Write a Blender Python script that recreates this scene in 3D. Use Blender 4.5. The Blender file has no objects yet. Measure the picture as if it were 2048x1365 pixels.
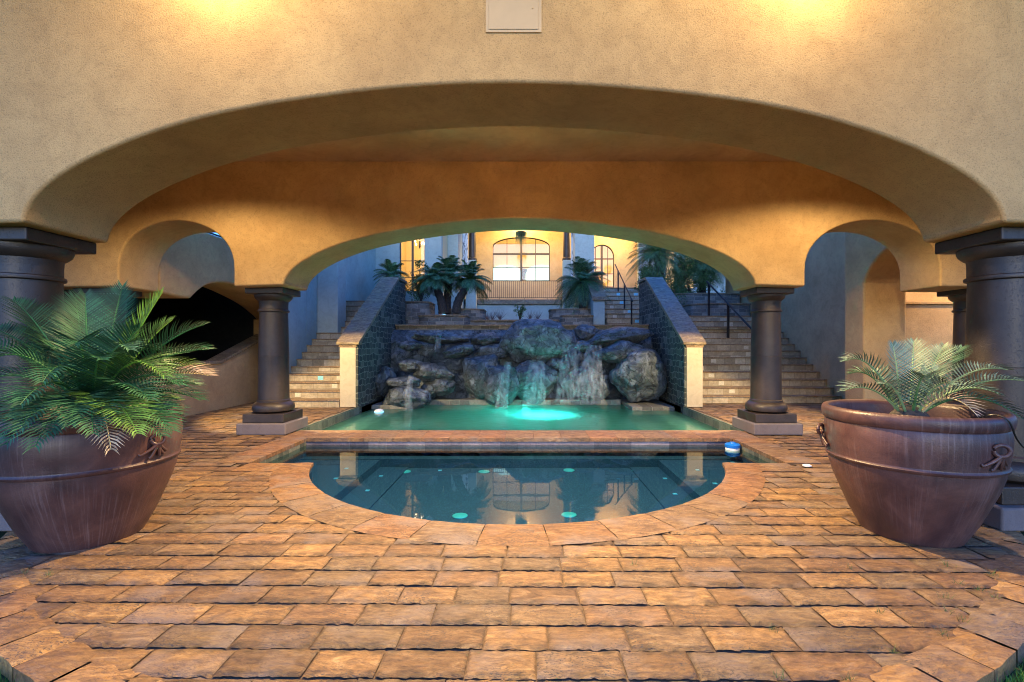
import bpy, bmesh, math, random
from mathutils import Vector, Matrix, noise
random.seed(7)
C = bpy.context.scene.collection
R = math.radians
scene = bpy.context.scene
# ------------------------------------------------------------------ helpers
class MB:
    """collects polygons, built as one mesh"""
    def __init__(s): s.v = []; s.f = []; s.c = {}
    def box(s, x0, x1, y0, y1, z0, z1):
        n = len(s.v)
        s.v += [(x0,y0,z0),(x1,y0,z0),(x1,y1,z0),(x0,y1,z0),(x0,y0,z1),(x1,y0,z1),(x1,y1,z1),(x0,y1,z1)]
        s.f += [[n+i for i in q] for q in ((0,3,2,1),(4,5,6,7),(0,1,5,4),(1,2,6,5),(2,3,7,6),(3,0,4,7))]
        return s
    def prism(s, pts, axis, a, b):
        """pts: outline in the plane normal to axis ('x': (y,z), 'y': (x,z), 'z': (x,y))"""
        n = len(s.v); k = len(pts)
        for d in (a, b):
            for (p, q) in pts:
                s.v.append((d,p,q) if axis == 'x' else (p,d,q) if axis == 'y' else (p,q,d))
        s.f.append(list(range(n, n+k))); s.f.append(list(range(n+2*k-1, n+k-1, -1)))
        for i in range(k):
            j = (i+1) % k
            s.f.append([n+i, n+k+i, n+k+j, n+j])
        return s
    def lathe(s, prof, seg=32, cx=0, cy=0, cap=True):
        n = len(s.v); k = len(prof)
        for i in range(seg):
            a = 2*math.pi*i/seg
            for (r, z) in prof: s.v.append((cx+r*math.cos(a), cy+r*math.sin(a), z))
        for i in range(seg):
            j = (i+1) % seg
            for m in range(k-1):
                s.f.append([n+i*k+m, n+j*k+m, n+j*k+m+1, n+i*k+m+1])
        if cap:
            s.f.append([n+i*k for i in range(seg)][::-1]); s.f.append([n+i*k+k-1 for i in range(seg)])
        return s
    def tube(s, pts, r, seg=8):
        pts = [Vector(p) for p in pts]; n = len(s.v); k = len(pts)
        rs = r if isinstance(r, (list, tuple)) else [r]*k
        for i, p in enumerate(pts):
            t = (pts[min(i+1,k-1)]-pts[max(i-1,0)]).normalized()
            u = t.cross(Vector((0,0,1)))
            if u.length < 1e-3: u = t.cross(Vector((1,0,0)))
            u.normalize(); w = u.cross(t)
            for j in range(seg):
                a = 2*math.pi*j/seg
                s.v.append(tuple(p+(u*math.cos(a)+w*math.sin(a))*rs[i]))
        for i in range(k-1):
            for j in range(seg):
                m = (j+1) % seg
                s.f.append([n+i*seg+j, n+i*seg+m, n+(i+1)*seg+m, n+(i+1)*seg+j])
        s.f.append([n+j for j in range(seg)]); s.f.append([n+(k-1)*seg+j for j in range(seg)][::-1])
        return s
    def quad(s, a, b, c, d):
        n = len(s.v); s.v += [tuple(a),tuple(b),tuple(c),tuple(d)]; s.f.append([n,n+1,n+2,n+3]); return s
    def tri(s, a, b, c):
        n = len(s.v); s.v += [tuple(a),tuple(b),tuple(c)]; s.f.append([n,n+1,n+2]); return s
    def build(s, name, mat, parent=None, smooth=None, bevel=0, fix=True, loc=None, bseg=2):
        me = bpy.data.meshes.new(name); me.from_pydata(s.v, [], s.f)
        if fix:
            bm = bmesh.new(); bm.from_mesh(me); bmesh.ops.recalc_face_normals(bm, faces=bm.faces[:]); bm.to_mesh(me); bm.free()
        me.materials.append(mat)
        if smooth is not None:
            me.shade_smooth(); me.set_sharp_from_angle(angle=R(smooth))
        o = bpy.data.objects.new(name, me); C.objects.link(o)
        if parent: o.parent = parent
        if loc: o.location = loc
        if bevel:
            b = o.modifiers.new('edge', 'BEVEL'); b.width = bevel; b.segments = bseg; b.limit_method = 'ANGLE'; b.angle_limit = R(38)
            me.shade_smooth(); me.set_sharp_from_angle(angle=R(50)); b.harden_normals = True
        return o
def tag(o, label=None, cat=None, group=None, kind=None):
    if label: o['label'] = label
    if cat: o['category'] = cat
    if group: o['group'] = group
    if kind: o['kind'] = kind
    return o
def thing(name, label, cat, loc=(0,0,0), rz=0, group=None):
    o = bpy.data.objects.new(name, None); C.objects.link(o); o.empty_display_size = .1
    o.location = loc; o.rotation_euler = (0,0,rz)
    return tag(o, label, cat, group)
def copy_tree(o, parent=None):
    c = o.copy(); C.objects.link(c); c.parent = parent
    for ch in list(o.children): copy_tree(ch, c)
    return c
F = 937.0
def W(px, py, Y):
    """a point of the place seen at photo pixel (px, py) at depth Y"""
    return Vector(((px-1050)/F*Y+.09, Y, 1.5+(690-py)/F*Y))
def crom(pts, n=6):
    out = []
    P = [pts[0]]+list(pts)+[pts[-1]]
    for i in range(1, len(P)-2):
        for k in range(n):
            t = k/n; a, b, c, d = [Vector(P[i+j]) for j in (-1,0,1,2)]
            out.append(.5*((2*b)+(c-a)*t+(2*a-5*b+4*c-d)*t*t+(3*b-a-3*c+d)*t**3))
    out.append(Vector(pts[-1])); return out
# ------------------------------------------------------------------ materials
def new_mat(name):
    m = bpy.data.materials.new(name); m.use_nodes = True; nt = m.node_tree
    return m, nt, nt.nodes['Principled BSDF']
def N(nt, typ, **kw):
    n = nt.nodes.new(typ)
    for k, v in kw.items():
        if k in n.inputs: n.inputs[k].default_value = v
        else: setattr(n, k, v)
    return n
def L(nt, a, b): nt.links.new(a, b)
def ramp(nt, fac, stops):
    r = nt.nodes.new('ShaderNodeValToRGB'); e = r.color_ramp.elements
    while len(e) < len(stops): e.new(.5)
    for x, (p, c) in zip(e, stops): x.position = p; x.color = (*c, 1)
    L(nt, fac, r.inputs[0]); return r.outputs[0]
def coords(nt, scale=(1,1,1), kind='Object'):
    t = N(nt, 'ShaderNodeTexCoord'); m = N(nt, 'ShaderNodeMapping'); m.inputs['Scale'].default_value = scale
    L(nt, t.outputs[kind], m.inputs[0]); return m.outputs[0]
def noise_tex(nt, vec, scale, detail=4, rough=.55, dist=0):
    n = N(nt, 'ShaderNodeTexNoise', Scale=scale, Detail=detail, Roughness=rough, Distortion=dist)
    L(nt, vec, n.inputs['Vector']); return n.outputs['Fac']
def bump(nt, b, h, strength=.3, dist=.01, prev=None):
    n = N(nt, 'ShaderNodeBump', Strength=strength, Distance=dist); L(nt, h, n.inputs['Height'])
    if prev: L(nt, prev, n.inputs['Normal'])
    if b: L(nt, n.outputs[0], b.inputs['Normal'])
    return n.outputs[0]
def mixc(nt, fac, a, b, mode='MIX'):
    n = nt.nodes.new('ShaderNodeMix'); n.data_type = 'RGBA'; n.blend_type = mode
    for s, v in ((n.inputs[0], fac), (n.inputs[6], a), (n.inputs[7], b)):
        if hasattr(v, 'links'): L(nt, v, s)
        else: s.default_value = v if not isinstance(v, tuple) else (*v[:3], 1)
    return n.outputs[2]
def stucco(name, c1, c2, grain=120, strength=.5, specks=0):
    m, nt, b = new_mat(name); v = coords(nt)
    low = noise_tex(nt, v, 1.3, 5, .6); col = ramp(nt, low, ((.3, c2), (.68, c1)))
    fine = noise_tex(nt, v, grain, 3, .6)
    tr = noise_tex(nt, v, 4.5, 6, .65, 1.6); col = mixc(nt, .5, col, ramp(nt, tr, ((.32,(.72,.70,.68)),(.55,(1,1,1)))), 'MULTIPLY')
    if specks:
        sp = ramp(nt, fine, ((.33, (.45,.45,.45)), (.47, (1,1,1)))); col = mixc(nt, specks, col, sp, 'MULTIPLY')
    L(nt, col, b.inputs['Base Color']); b.inputs['Roughness'].default_value = .88
    mid = noise_tex(nt, v, 9, 3, .5)
    n1 = bump(nt, None, mid, .15, .03); bump(nt, b, fine, strength, .006, n1)
    return m
def plain(name, col, rough=.6, metal=0, var=.25, scale=8, bumps=.1, bscale=60):
    m, nt, b = new_mat(name); v = coords(nt)
    n = noise_tex(nt, v, scale, 5, .6)
    d = tuple(max(0, x*(1-var)) for x in col); e = tuple(min(1, x*(1+var)) for x in col)
    L(nt, ramp(nt, n, ((.3, d), (.7, e))), b.inputs['Base Color'])
    b.inputs['Roughness'].default_value = rough; b.inputs['Metallic'].default_value = metal
    if bumps: bump(nt, b, noise_tex(nt, v, bscale, 4), bumps, .01)
    return m
def emit(name, col, s):
    m, nt, b = new_mat(name)
    b.inputs['Base Color'].default_value = (*col, 1); b.inputs['Emission Color'].default_value = (*col, 1); b.inputs['Emission Strength'].default_value = s
    return m
def masonry(name, cols, mortar, axis, bw=.3, rh=.16, msize=.012, warp=.05, strength=.8, rough=.75):
    """irregular coursed stone; axis = the axis the wall faces"""
    m, nt, b = new_mat(name)
    t = N(nt, 'ShaderNodeTexCoord'); s = N(nt, 'ShaderNodeSeparateXYZ'); cb = N(nt, 'ShaderNodeCombineXYZ')
    L(nt, t.outputs['Object'], s.inputs[0])
    pick = {'x': ('Y','Z'), 'y': ('X','Z'), 'z': ('X','Y')}[axis]
    L(nt, s.outputs[pick[0]], cb.inputs[0]); L(nt, s.outputs[pick[1]], cb.inputs[1])
    nz = N(nt, 'ShaderNodeTexNoise', Scale=4.0, Detail=2.0); L(nt, t.outputs['Object'], nz.inputs['Vector'])
    ad = nt.nodes.new('ShaderNodeVectorMath'); ad.operation = 'MULTIPLY_ADD'
    L(nt, nz.outputs['Color'], ad.inputs[0]); ad.inputs[1].default_value = (warp*2, warp*2, 0); L(nt, cb.outputs[0], ad.inputs[2])
    br = N(nt, 'ShaderNodeTexBrick'); br.inputs['Scale'].default_value = 1
    br.inputs['Brick Width'].default_value = bw; br.inputs['Row Height'].default_value = rh
    br.inputs['Mortar Size'].default_value = msize; br.inputs['Mortar Smooth'].default_value = .3
    br.inputs['Color1'].default_value = (0,0,0,1); br.inputs['Color2'].default_value = (1,1,1,1); br.inputs['Mortar'].default_value = (.5,.5,.5,1)
    br.offset = .43; br.squash = 1.3; br.squash_frequency = 3
    L(nt, ad.outputs[0], br.inputs['Vector'])
    k = len(cols); st = [((i+.02)/max(1,k-1)*.96, c) for i, c in enumerate(cols)]
    c = ramp(nt, br.outputs['Color'], st)
    n1 = noise_tex(nt, t.outputs['Object'], 14, 6, .65)
    c = mixc(nt, .65, c, ramp(nt, n1, ((.25,(.35,.35,.35)),(.75,(1.25,1.25,1.25)))), 'MULTIPLY')
    c = mixc(nt, br.outputs['Fac'], c, mortar)
    L(nt, c, b.inputs['Base Color']); b.inputs['Roughness'].default_value = rough
    inv = N(nt, 'ShaderNodeMath'); inv.operation = 'SUBTRACT'; inv.inputs[0].default_value = 1; L(nt, br.outputs['Fac'], inv.inputs[1])
    a = bump(nt, None, inv.outputs[0], strength, .03); bump(nt, b, n1, .5, .03, a)
    return m
def travertine(name, tint=(1,1,1), attr=True, gloss=.5, dark=1.0):
    m, nt, b = new_mat(name); v = coords(nt)
    vs = coords(nt, (1.0, 2.6, 1.5))
    if attr:
        at = N(nt, 'ShaderNodeAttribute'); at.attribute_name = 'tint'
        def shift(q):
            w = nt.nodes.new('ShaderNodeVectorMath'); w.operation = 'MULTIPLY_ADD'; cb = N(nt, 'ShaderNodeCombineXYZ')
            for k in range(3): L(nt, at.outputs['Alpha'], cb.inputs[k])
            L(nt, cb.outputs[0], w.inputs[0]); w.inputs[1].default_value = (40,23,31); L(nt, q, w.inputs[2]); return w.outputs[0]
        v = shift(v); vs = shift(vs)
    n1 = noise_tex(nt, vs, 5.5, 7, .62, 1.2)
    base = ramp(nt, n1, ((.22, (.10*dark,.062*dark,.042*dark)), (.42, (.225*dark,.135*dark,.072*dark)), (.56, (.33*dark,.205*dark,.10*dark)), (.78, (.50*dark,.36*dark,.21*dark))))
    if attr:
        a = N(nt, 'ShaderNodeAttribute'); a.attribute_name = 'tint'
        base = mixc(nt, 1.0, base, a.outputs['Color'], 'MULTIPLY')
    base = mixc(nt, 1.0, base, tint, 'MULTIPLY')
    n4 = noise_tex(nt, coords(nt,(1,2.2,1)), 26, 8, .75, .5); base = mixc(nt, .85, base, ramp(nt, n4, ((.28,(.42,.38,.36)),(.5,(.95,.95,.95)),(.72,(1.35,1.32,1.25)))), 'MULTIPLY')
    n2 = noise_tex(nt, v, 2.2, 4, .6)
    base = mixc(nt, ramp(nt, n2, ((.52,(0,0,0)),(.72,(.75,.75,.75)))), base, (.22*dark,.17*dark,.145*dark))
    # travertine pits
    pz = noise_tex(nt, coords(nt, (1,1.8,1)), 60, 3, .7)
    zone = ramp(nt, noise_tex(nt, v, 3.1, 3), ((.48,(0,0,0)),(.62,(1,1,1))))
    pit = mixc(nt, 1.0, ramp(nt, pz, ((.55,(0,0,0)),(.61,(1,1,1)))), zone, 'MULTIPLY')
    base = mixc(nt, pit, base, (.07,.055,.05))
    L(nt, base, b.inputs['Base Color'])
    L(nt, ramp(nt, n1, ((.3,(gloss+.15,)*3),(.7,(gloss-.08,)*3))), b.inputs['Roughness'])
    h = noise_tex(nt, vs, 16, 7, .7, .6)
    a0 = bump(nt, None, noise_tex(nt, coords(nt,(1,1.7,1)), 6, 5, .6, .8), .8, .03)
    a1 = bump(nt, None, h, .9, .014, a0)
    inv = N(nt, 'ShaderNodeMath'); inv.operation = 'SUBTRACT'; inv.inputs[0].default_value = 1; L(nt, pit, inv.inputs[1])
    bump(nt, b, inv.outputs[0], .5, .006, a1)
    return m
M = {}
M['stucco_front'] = stucco('stucco_front', (.53,.35,.145), (.40,.25,.10), 85, .9, .6)
M['stucco'] = stucco('stucco', (.55,.375,.19), (.41,.265,.125), 75, .7, .5)
M['stucco_court'] = stucco('stucco_court', (.42,.50,.45), (.35,.41,.37), 90, .35, .2)
M['stucco_house'] = stucco('stucco_house', (.58,.44,.25), (.50,.36,.18), 60, .3)
M['stucco_post'] = stucco('stucco_post', (.58,.48,.34), (.50,.40,.27), 60, .3)
M['plinth'] = stucco('plinth', (.17,.14,.14), (.13,.11,.11), 90, .35, .3)
M['cantera'] = None
def cantera():
    m, nt, b = new_mat('cantera'); v = coords(nt)
    c = ramp(nt, noise_tex(nt, v, 5, 6, .65), ((.3,(.020,.013,.010)),(.7,(.044,.030,.023))))
    pz = noise_tex(nt, v, 48, 3, .6); pit = ramp(nt, pz, ((.34,(0,0,0)),(.42,(1,1,1))))
    L(nt, mixc(nt, 1., c, ramp(nt, pz, ((.31,(.5,.5,.5)),(.38,(1,1,1)))), 'MULTIPLY'), b.inputs['Base Color'])
    b.inputs['Roughness'].default_value = .45
    a = bump(nt, None, noise_tex(nt, v, 130, 3), .35, .004); bump(nt, b, pit, .3, .004, a)
    return m
M['cantera'] = cantera()
M['paver'] = travertine('paver', (.86,.87,.84))
M['coping'] = travertine('coping', (.86,.82,.76), gloss=.5)
M['cap'] = travertine('cap', (.85,.98,1.05), attr=False)
M['joint'] = plain('joint_sand', (.15,.10,.065), .95, var=.4, scale=30, bumps=.5, bscale=120)
M['stone_x'] = masonry('ledge_stone_x', [(.022,.026,.022),(.06,.065,.05),(.03,.034,.03),(.10,.105,.08),(.04,.045,.038),(.2,.2,.155)], (.20,.205,.16), 'x', .25, .15, .012, .10)
M['stone_y'] = masonry('ledge_stone_y', [(.10,.095,.08),(.2,.19,.155),(.13,.125,.11),(.32,.3,.25),(.15,.14,.12)], (.3,.28,.23), 'y', .28, .13, .008, .04)
M['riser'] = masonry('riser_tile', [(.40,.31,.2),(.50,.40,.27),(.34,.26,.165),(.58,.49,.36),(.44,.34,.22)], (.24,.19,.13), 'y', .31, .4, .006, .012, .3, .6)
M['tread'] = travertine('tread', (1.05,1.05,1.0), attr=False)
M['spa_tile'] = masonry('spa_tile', [(.15,.125,.16),(.21,.175,.21),(.11,.095,.12),(.28,.24,.27)], (.17,.15,.17), 'y', .3, .5, .004, .01, .3, .4)
M['pool_tile'] = masonry('pool_tile', [(.10,.11,.085),(.17,.18,.13),(.07,.08,.06),(.22,.22,.16)], (.2,.2,.15), 'x', .16, .15, .006, .01, .3, .4)
def spa_plaster():
    m, nt, b = new_mat('spa_plaster'); v = coords(nt)
    c = ramp(nt, noise_tex(nt, v, 70, 3, .7), ((.3,(.004,.026,.06)),(.55,(.010,.055,.105)),(.75,(.06,.18,.25))))
    L(nt, c, b.inputs['Base Color']); b.inputs['Roughness'].default_value = .7; return m
M['spa_plaster'] = spa_plaster()
M['pool_plaster'] = plain('pool_plaster', (.40,.50,.46), .8, var=.35, scale=25, bumps=.2)
M['drain'] = plain('drain_plastic', (.05,.42,.44), .4, var=.1, bumps=0)
M['tile_blue'] = plain('tile_blue', (.10,.50,.72), .3, var=.15, bumps=0)
M['tile_accent'] = plain('tile_accent', (.30,.68,.78), .35, var=.3, scale=60, bumps=0)
M['tile_beige'] = plain('tile_beige', (.62,.55,.42), .5, var=.3, scale=60, bumps=0)
M['iron'] = plain('wrought_iron', (.025,.022,.022), .45, .6, var=.2)
M['wood_frame'] = plain('bronze_frame', (.06,.045,.03), .5, var=.2)
M['soil'] = plain('soil', (.06,.042,.03), .95, var=.5, scale=40, bumps=.8, bscale=50)
M['concrete'] = plain('concrete', (.35,.32,.29), .9)
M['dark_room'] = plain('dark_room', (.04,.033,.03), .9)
M['hose'] = plain('hose', (.012,.012,.012), .4, bumps=0)
M['white_plastic'] = plain('white_plastic', (.75,.76,.78), .35, var=.05, bumps=0)
M['blue_plastic'] = plain('blue_plastic', (.01,.16,.60), .3, var=.1, bumps=0)
M['panel_paint'] = plain('panel_paint', (.50,.37,.20), .6, var=.04, bumps=.03)
def terracotta():
    m, nt, b = new_mat('terracotta'); v = coords(nt)
    c = ramp(nt, noise_tex(nt, v, 3.2, 6, .62, .5), ((.28,(.036,.017,.018)),(.5,(.072,.033,.030)),(.74,(.14,.067,.052))))
    sp = N(nt, 'ShaderNodeSeparateXYZ'); L(nt, v, sp.inputs[0]); ng = N(nt, 'ShaderNodeMath'); ng.operation = 'MULTIPLY'; ng.inputs[1].default_value = -1; L(nt, sp.outputs['Y'], ng.inputs[0])
    at = N(nt, 'ShaderNodeMath'); at.operation = 'ARCTAN2'; L(nt, sp.outputs['X'], at.inputs[0]); L(nt, ng.outputs[0], at.inputs[1])
    am = N(nt, 'ShaderNodeMath'); am.operation = 'MULTIPLY'; am.inputs[1].default_value = 26; L(nt, at.outputs[0], am.inputs[0])
    zm = N(nt, 'ShaderNodeMath'); zm.operation = 'MULTIPLY'; zm.inputs[1].default_value = 1.7; L(nt, sp.outputs['Z'], zm.inputs[0])
    cb = N(nt, 'ShaderNodeCombineXYZ'); L(nt, am.outputs[0], cb.inputs[0]); L(nt, zm.outputs[0], cb.inputs[1])
    st = noise_tex(nt, cb.outputs[0], 1.0, 6, .72); zn = noise_tex(nt, v, 2.3, 3)
    k = mixc(nt, 1., ramp(nt, st, ((.5,(0,0,0)),(.78,(.32,.32,.32)))), ramp(nt, zn, ((.42,(0,0,0)),(.66,(1,1,1)))), 'MULTIPLY')
    c = mixc(nt, k, c, (.46,.36,.34))
    L(nt, c, b.inputs['Base Color'])
    L(nt, ramp(nt, noise_tex(nt, v, 6, 4), ((.3,(.3,.3,.3)),(.7,(.55,.55,.55)))), b.inputs['Roughness'])
    a = bump(nt, None, st, .25, .006); bump(nt, b, noise_tex(nt, v, 90, 4), .35, .004, a)
    return m
M['terracotta'] = terracotta()
def rock():
    m, nt, b = new_mat('boulder_rock'); v = coords(nt)
    n1 = noise_tex(nt, v, 3.2, 8, .68, .8)
    c = ramp(nt, n1, ((.3,(.02,.022,.025)),(.46,(.08,.088,.094)),(.58,(.18,.19,.195)),(.75,(.38,.39,.39))))
    st = noise_tex(nt, coords(nt, (7,7,.7)), 1., 4, .6)
    c = mixc(nt, ramp(nt, st, ((.48,(0,0,0)),(.66,(.6,.6,.6)))), c, (.075,.085,.06))
    L(nt, c, b.inputs['Base Color']); b.inputs['Roughness'].default_value = .42
    vo = N(nt, 'ShaderNodeTexVoronoi', Scale=2.6); vo.feature = 'DISTANCE_TO_EDGE'
    wv = nt.nodes.new('ShaderNodeVectorMath'); wv.operation = 'MULTIPLY_ADD'
    nn = N(nt, 'ShaderNodeTexNoise', Scale=2.2, Detail=5.0); L(nt, v, nn.inputs['Vector'])
    L(nt, nn.outputs['Color'], wv.inputs[0]); wv.inputs[1].default_value = (.9,.9,.9); L(nt, v, wv.inputs[2]); L(nt, wv.outputs[0], vo.inputs['Vector'])
    ck = ramp(nt, vo.outputs['Distance'], ((.0,(0,0,0)),(.05,(1,1,1))))
    c = mixc(nt, .75, c, ck, 'MULTIPLY'); L(nt, c, b.inputs['Base Color'])
    c = mixc(nt, 1., c, (.90,1.0,1.12), 'MULTIPLY'); L(nt, c, b.inputs['Base Color'])
    a = bump(nt, None, n1, .8, .14); a = bump(nt, None, ck, .5, .05, a); bump(nt, b, noise_tex(nt, v, 20, 8, .7), .6, .04, a)
    return m
M['rock'] = rock()
def water(name, tint, rough=.015, wav=.03, scale=4, milky=0, mcol=(.1,.5,.45), ior=1.33):
    m, nt, b = new_mat(name); nt.nodes.remove(b); out = nt.nodes['Material Output']
    v = coords(nt); h = noise_tex(nt, v, scale, 3, .5)
    bp = bump(nt, None, h, wav, .05)
    fr = N(nt, 'ShaderNodeFresnel', IOR=ior); L(nt, bp, fr.inputs['Normal'])
    g = N(nt, 'ShaderNodeBsdfGlossy', Roughness=rough); L(nt, bp, g.inputs['Normal'])
    t = N(nt, 'ShaderNodeBsdfTransparent'); t.inputs[0].default_value = (*tint, 1)
    s = t.outputs[0]
    if milky:
        d = N(nt, 'ShaderNodeBsdfTranslucent'); d.inputs[0].default_value = (*mcol, 1)
        mm = N(nt, 'ShaderNodeMixShader'); mm.inputs[0].default_value = milky; L(nt, s, mm.inputs[1]); L(nt, d.outputs[0], mm.inputs[2]); s = mm.outputs[0]
    mx = N(nt, 'ShaderNodeMixShader'); L(nt, fr.outputs[0], mx.inputs[0]); L(nt, s, mx.inputs[1]); L(nt, g.outputs[0], mx.inputs[2])
    L(nt, mx.outputs[0], out.inputs['Surface']); return m
M['spa_water'] = water('spa_water_surface', (.60,.82,1.0), .012, .012, 3, ior=1.33)
M['pool_water'] = water('pool_water_surface', (.60,.90,.84), .06, .12, 5, .60, (.42,.74,.68))
def veil():
    m, nt, b = new_mat('falling_water'); nt.nodes.remove(b); out = nt.nodes['Material Output']
    st = noise_tex(nt, coords(nt, (14,14,.5)), 1., 4, .55); al = ramp(nt, st, ((.36,(0,0,0)),(.9,(.20,.20,.20))))
    d = N(nt, 'ShaderNodeBsdfDiffuse'); d.inputs[0].default_value = (.8,.85,.88,1)
    tl = N(nt, 'ShaderNodeBsdfTranslucent'); tl.inputs[0].default_value = (.8,.85,.88,1)
    a = N(nt, 'ShaderNodeAddShader'); L(nt, d.outputs[0], a.inputs[0]); L(nt, tl.outputs[0], a.inputs[1])
    t = N(nt, 'ShaderNodeBsdfTransparent')
    mx = N(nt, 'ShaderNodeMixShader'); L(nt, al, mx.inputs[0]); L(nt, t.outputs[0], mx.inputs[1]); L(nt, a.outputs[0], mx.inputs[2])
    L(nt, mx.outputs[0], out.inputs['Surface']); return m
M['veil'] = veil()
def leaf(name, c1, c2, rough=.5, attr=False):
    m, nt, b = new_mat(name); v = coords(nt)
    c = ramp(nt, noise_tex(nt, v, 6, 4), ((.3,c1),(.7,c2)))
    if attr:
        a = N(nt, 'ShaderNodeAttribute'); a.attribute_name = 'tint'; c = mixc(nt, 1., c, a.outputs['Color'], 'MULTIPLY')
    L(nt, c, b.inputs['Base Color'])
    b.inputs['Roughness'].default_value = rough
    b.inputs['Specular IOR Level'].default_value = .3
    return m
M['sago'] = leaf('sago_leaf', (.011,.060,.028), (.032,.115,.046), attr=True)
M['sago_young'] = leaf('sago_young_leaf', (.045,.12,.02), (.09,.19,.035), attr=True)
M['sago_blue'] = leaf('sago_blue_leaf', (.022,.078,.045), (.06,.135,.08), attr=True)
M['sago_pale'] = leaf('sago_pale_leaf', (.09,.15,.10), (.19,.26,.17), attr=True)
M['sago_dry'] = leaf('sago_dry_leaf', (.35,.24,.15), (.5,.38,.26), attr=True)
M['palm'] = leaf('palm_leaf', (.05,.115,.05), (.12,.21,.085), attr=True)
M['bush'] = leaf('bush_leaf', (.05,.11,.035), (.11,.19,.06))
M['grass'] = leaf('grass_blade', (.035,.12,.015), (.08,.22,.03), .6)
M['weed'] = leaf('weed_blade', (.06,.11,.03), (.12,.17,.06), .6)
M['bark'] = plain('palm_bark', (.055,.045,.036), .9, var=.5, scale=20, bumps=1, bscale=30)
M['lawn'] = plain('lawn_soil', (.03,.055,.015), .95, var=.4, scale=30)
M['room_paint'] = plain('room_paint', (.72,.56,.30), .9, var=.03, bumps=0)
M['glass'] = None
def glass():
    m, nt, b = new_mat('window_glass'); nt.nodes.remove(b); out = nt.nodes['Material Output']
    fr = N(nt, 'ShaderNodeFresnel', IOR=1.5); g = N(nt, 'ShaderNodeBsdfGlossy', Roughness=.01); t = N(nt, 'ShaderNodeBsdfTransparent')
    t.inputs[0].default_value = (.93,.95,.95,1)
    mx = N(nt, 'ShaderNodeMixShader'); L(nt, fr.outputs[0], mx.inputs[0]); L(nt, t.outputs[0], mx.inputs[1]); L(nt, g.outputs[0], mx.inputs[2])
    L(nt, mx.outputs[0], out.inputs['Surface']); return m
M['glass'] = glass()
M['day_window'] = emit('far_window_sky', (.40,.78,.92), .10)
M['lamp_glow'] = emit('lamp_glow', (1,.75,.42), 1.5)
M['led_blue'] = emit('led_blue', (.25,.6,1.), .10)
M['pool_lens'] = emit('pool_lens', (.1,1,.85), .25)
M['fixture'] = plain('bronze_fixture', (.05,.035,.025), .4, .7)
def streak():  # pale blotches that paint blue light on the porch columns
    m, nt, b = new_mat('painted_lit_side')
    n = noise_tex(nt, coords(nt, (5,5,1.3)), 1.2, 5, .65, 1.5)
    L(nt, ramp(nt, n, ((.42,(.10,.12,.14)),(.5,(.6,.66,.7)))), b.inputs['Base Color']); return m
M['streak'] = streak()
def lamp(name, kind, loc, col, power, radius=.05, rot=None, spot=None, blend=.4):
    d = bpy.data.lights.new(name, kind); d.color = col; d.energy = power; d.shadow_soft_size = radius
    if spot: d.spot_size = R(spot); d.spot_blend = blend
    o = bpy.data.objects.new(name, d); C.objects.link(o); o.location = loc
    if rot: o.rotation_euler = rot
    return o
WARM = (1.0, .70, .34)
# ------------------------------------------------------------------ ground, paving
CY, SR = 6.56, 2.69                 # centre and radius of the round end of the spa
def in_water(x, y, g=0.0):
    """inside spa or pool outline grown by g"""
    if math.hypot(x, y-CY) < SR+g and y < 6.2: return True
    if abs(x) < 3.42+g and 5.95-g < y < 8.2: return True
    if abs(x) < 3.92+g and 8.15-g*0 <= y < 16: return True
    return False
def on_disc(x, y, r=4.93):
    return math.hypot(x, y-CY) < r or y > 4.35
PAL = [(.95,.92,.9),(1.08,.95,.76),(.74,.72,.72),(1.18,1.06,.80),(.68,.60,.56),(.92,.80,.68),(.84,.86,.9),(1.0,.86,.80),(1.28,1.14,.90),(.8,.7,.62)]
def paint(s, name, mat, parent):
    o = s.build(name, mat, parent, fix=False); a = o.data.color_attributes.new('tint', 'FLOAT_COLOR', 'POINT')
    for i, c in enumerate(s.cc): a.data[i].color = (*c, 1)
    return o
MB.paint = paint
class CMB(MB):
    def build_c(s, name, mat, cols, **k):
        o = s.build(name, mat, fix=False, **k)
        a = o.data.color_attributes.new('tint', 'FLOAT_COLOR', 'POINT')
        for i, c in enumerate(cols): a.data[i].color = (*c[:3], (c[0]/c[2]*37.7+c[1]/c[2]*91.3) % 1.0)
        return o
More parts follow.
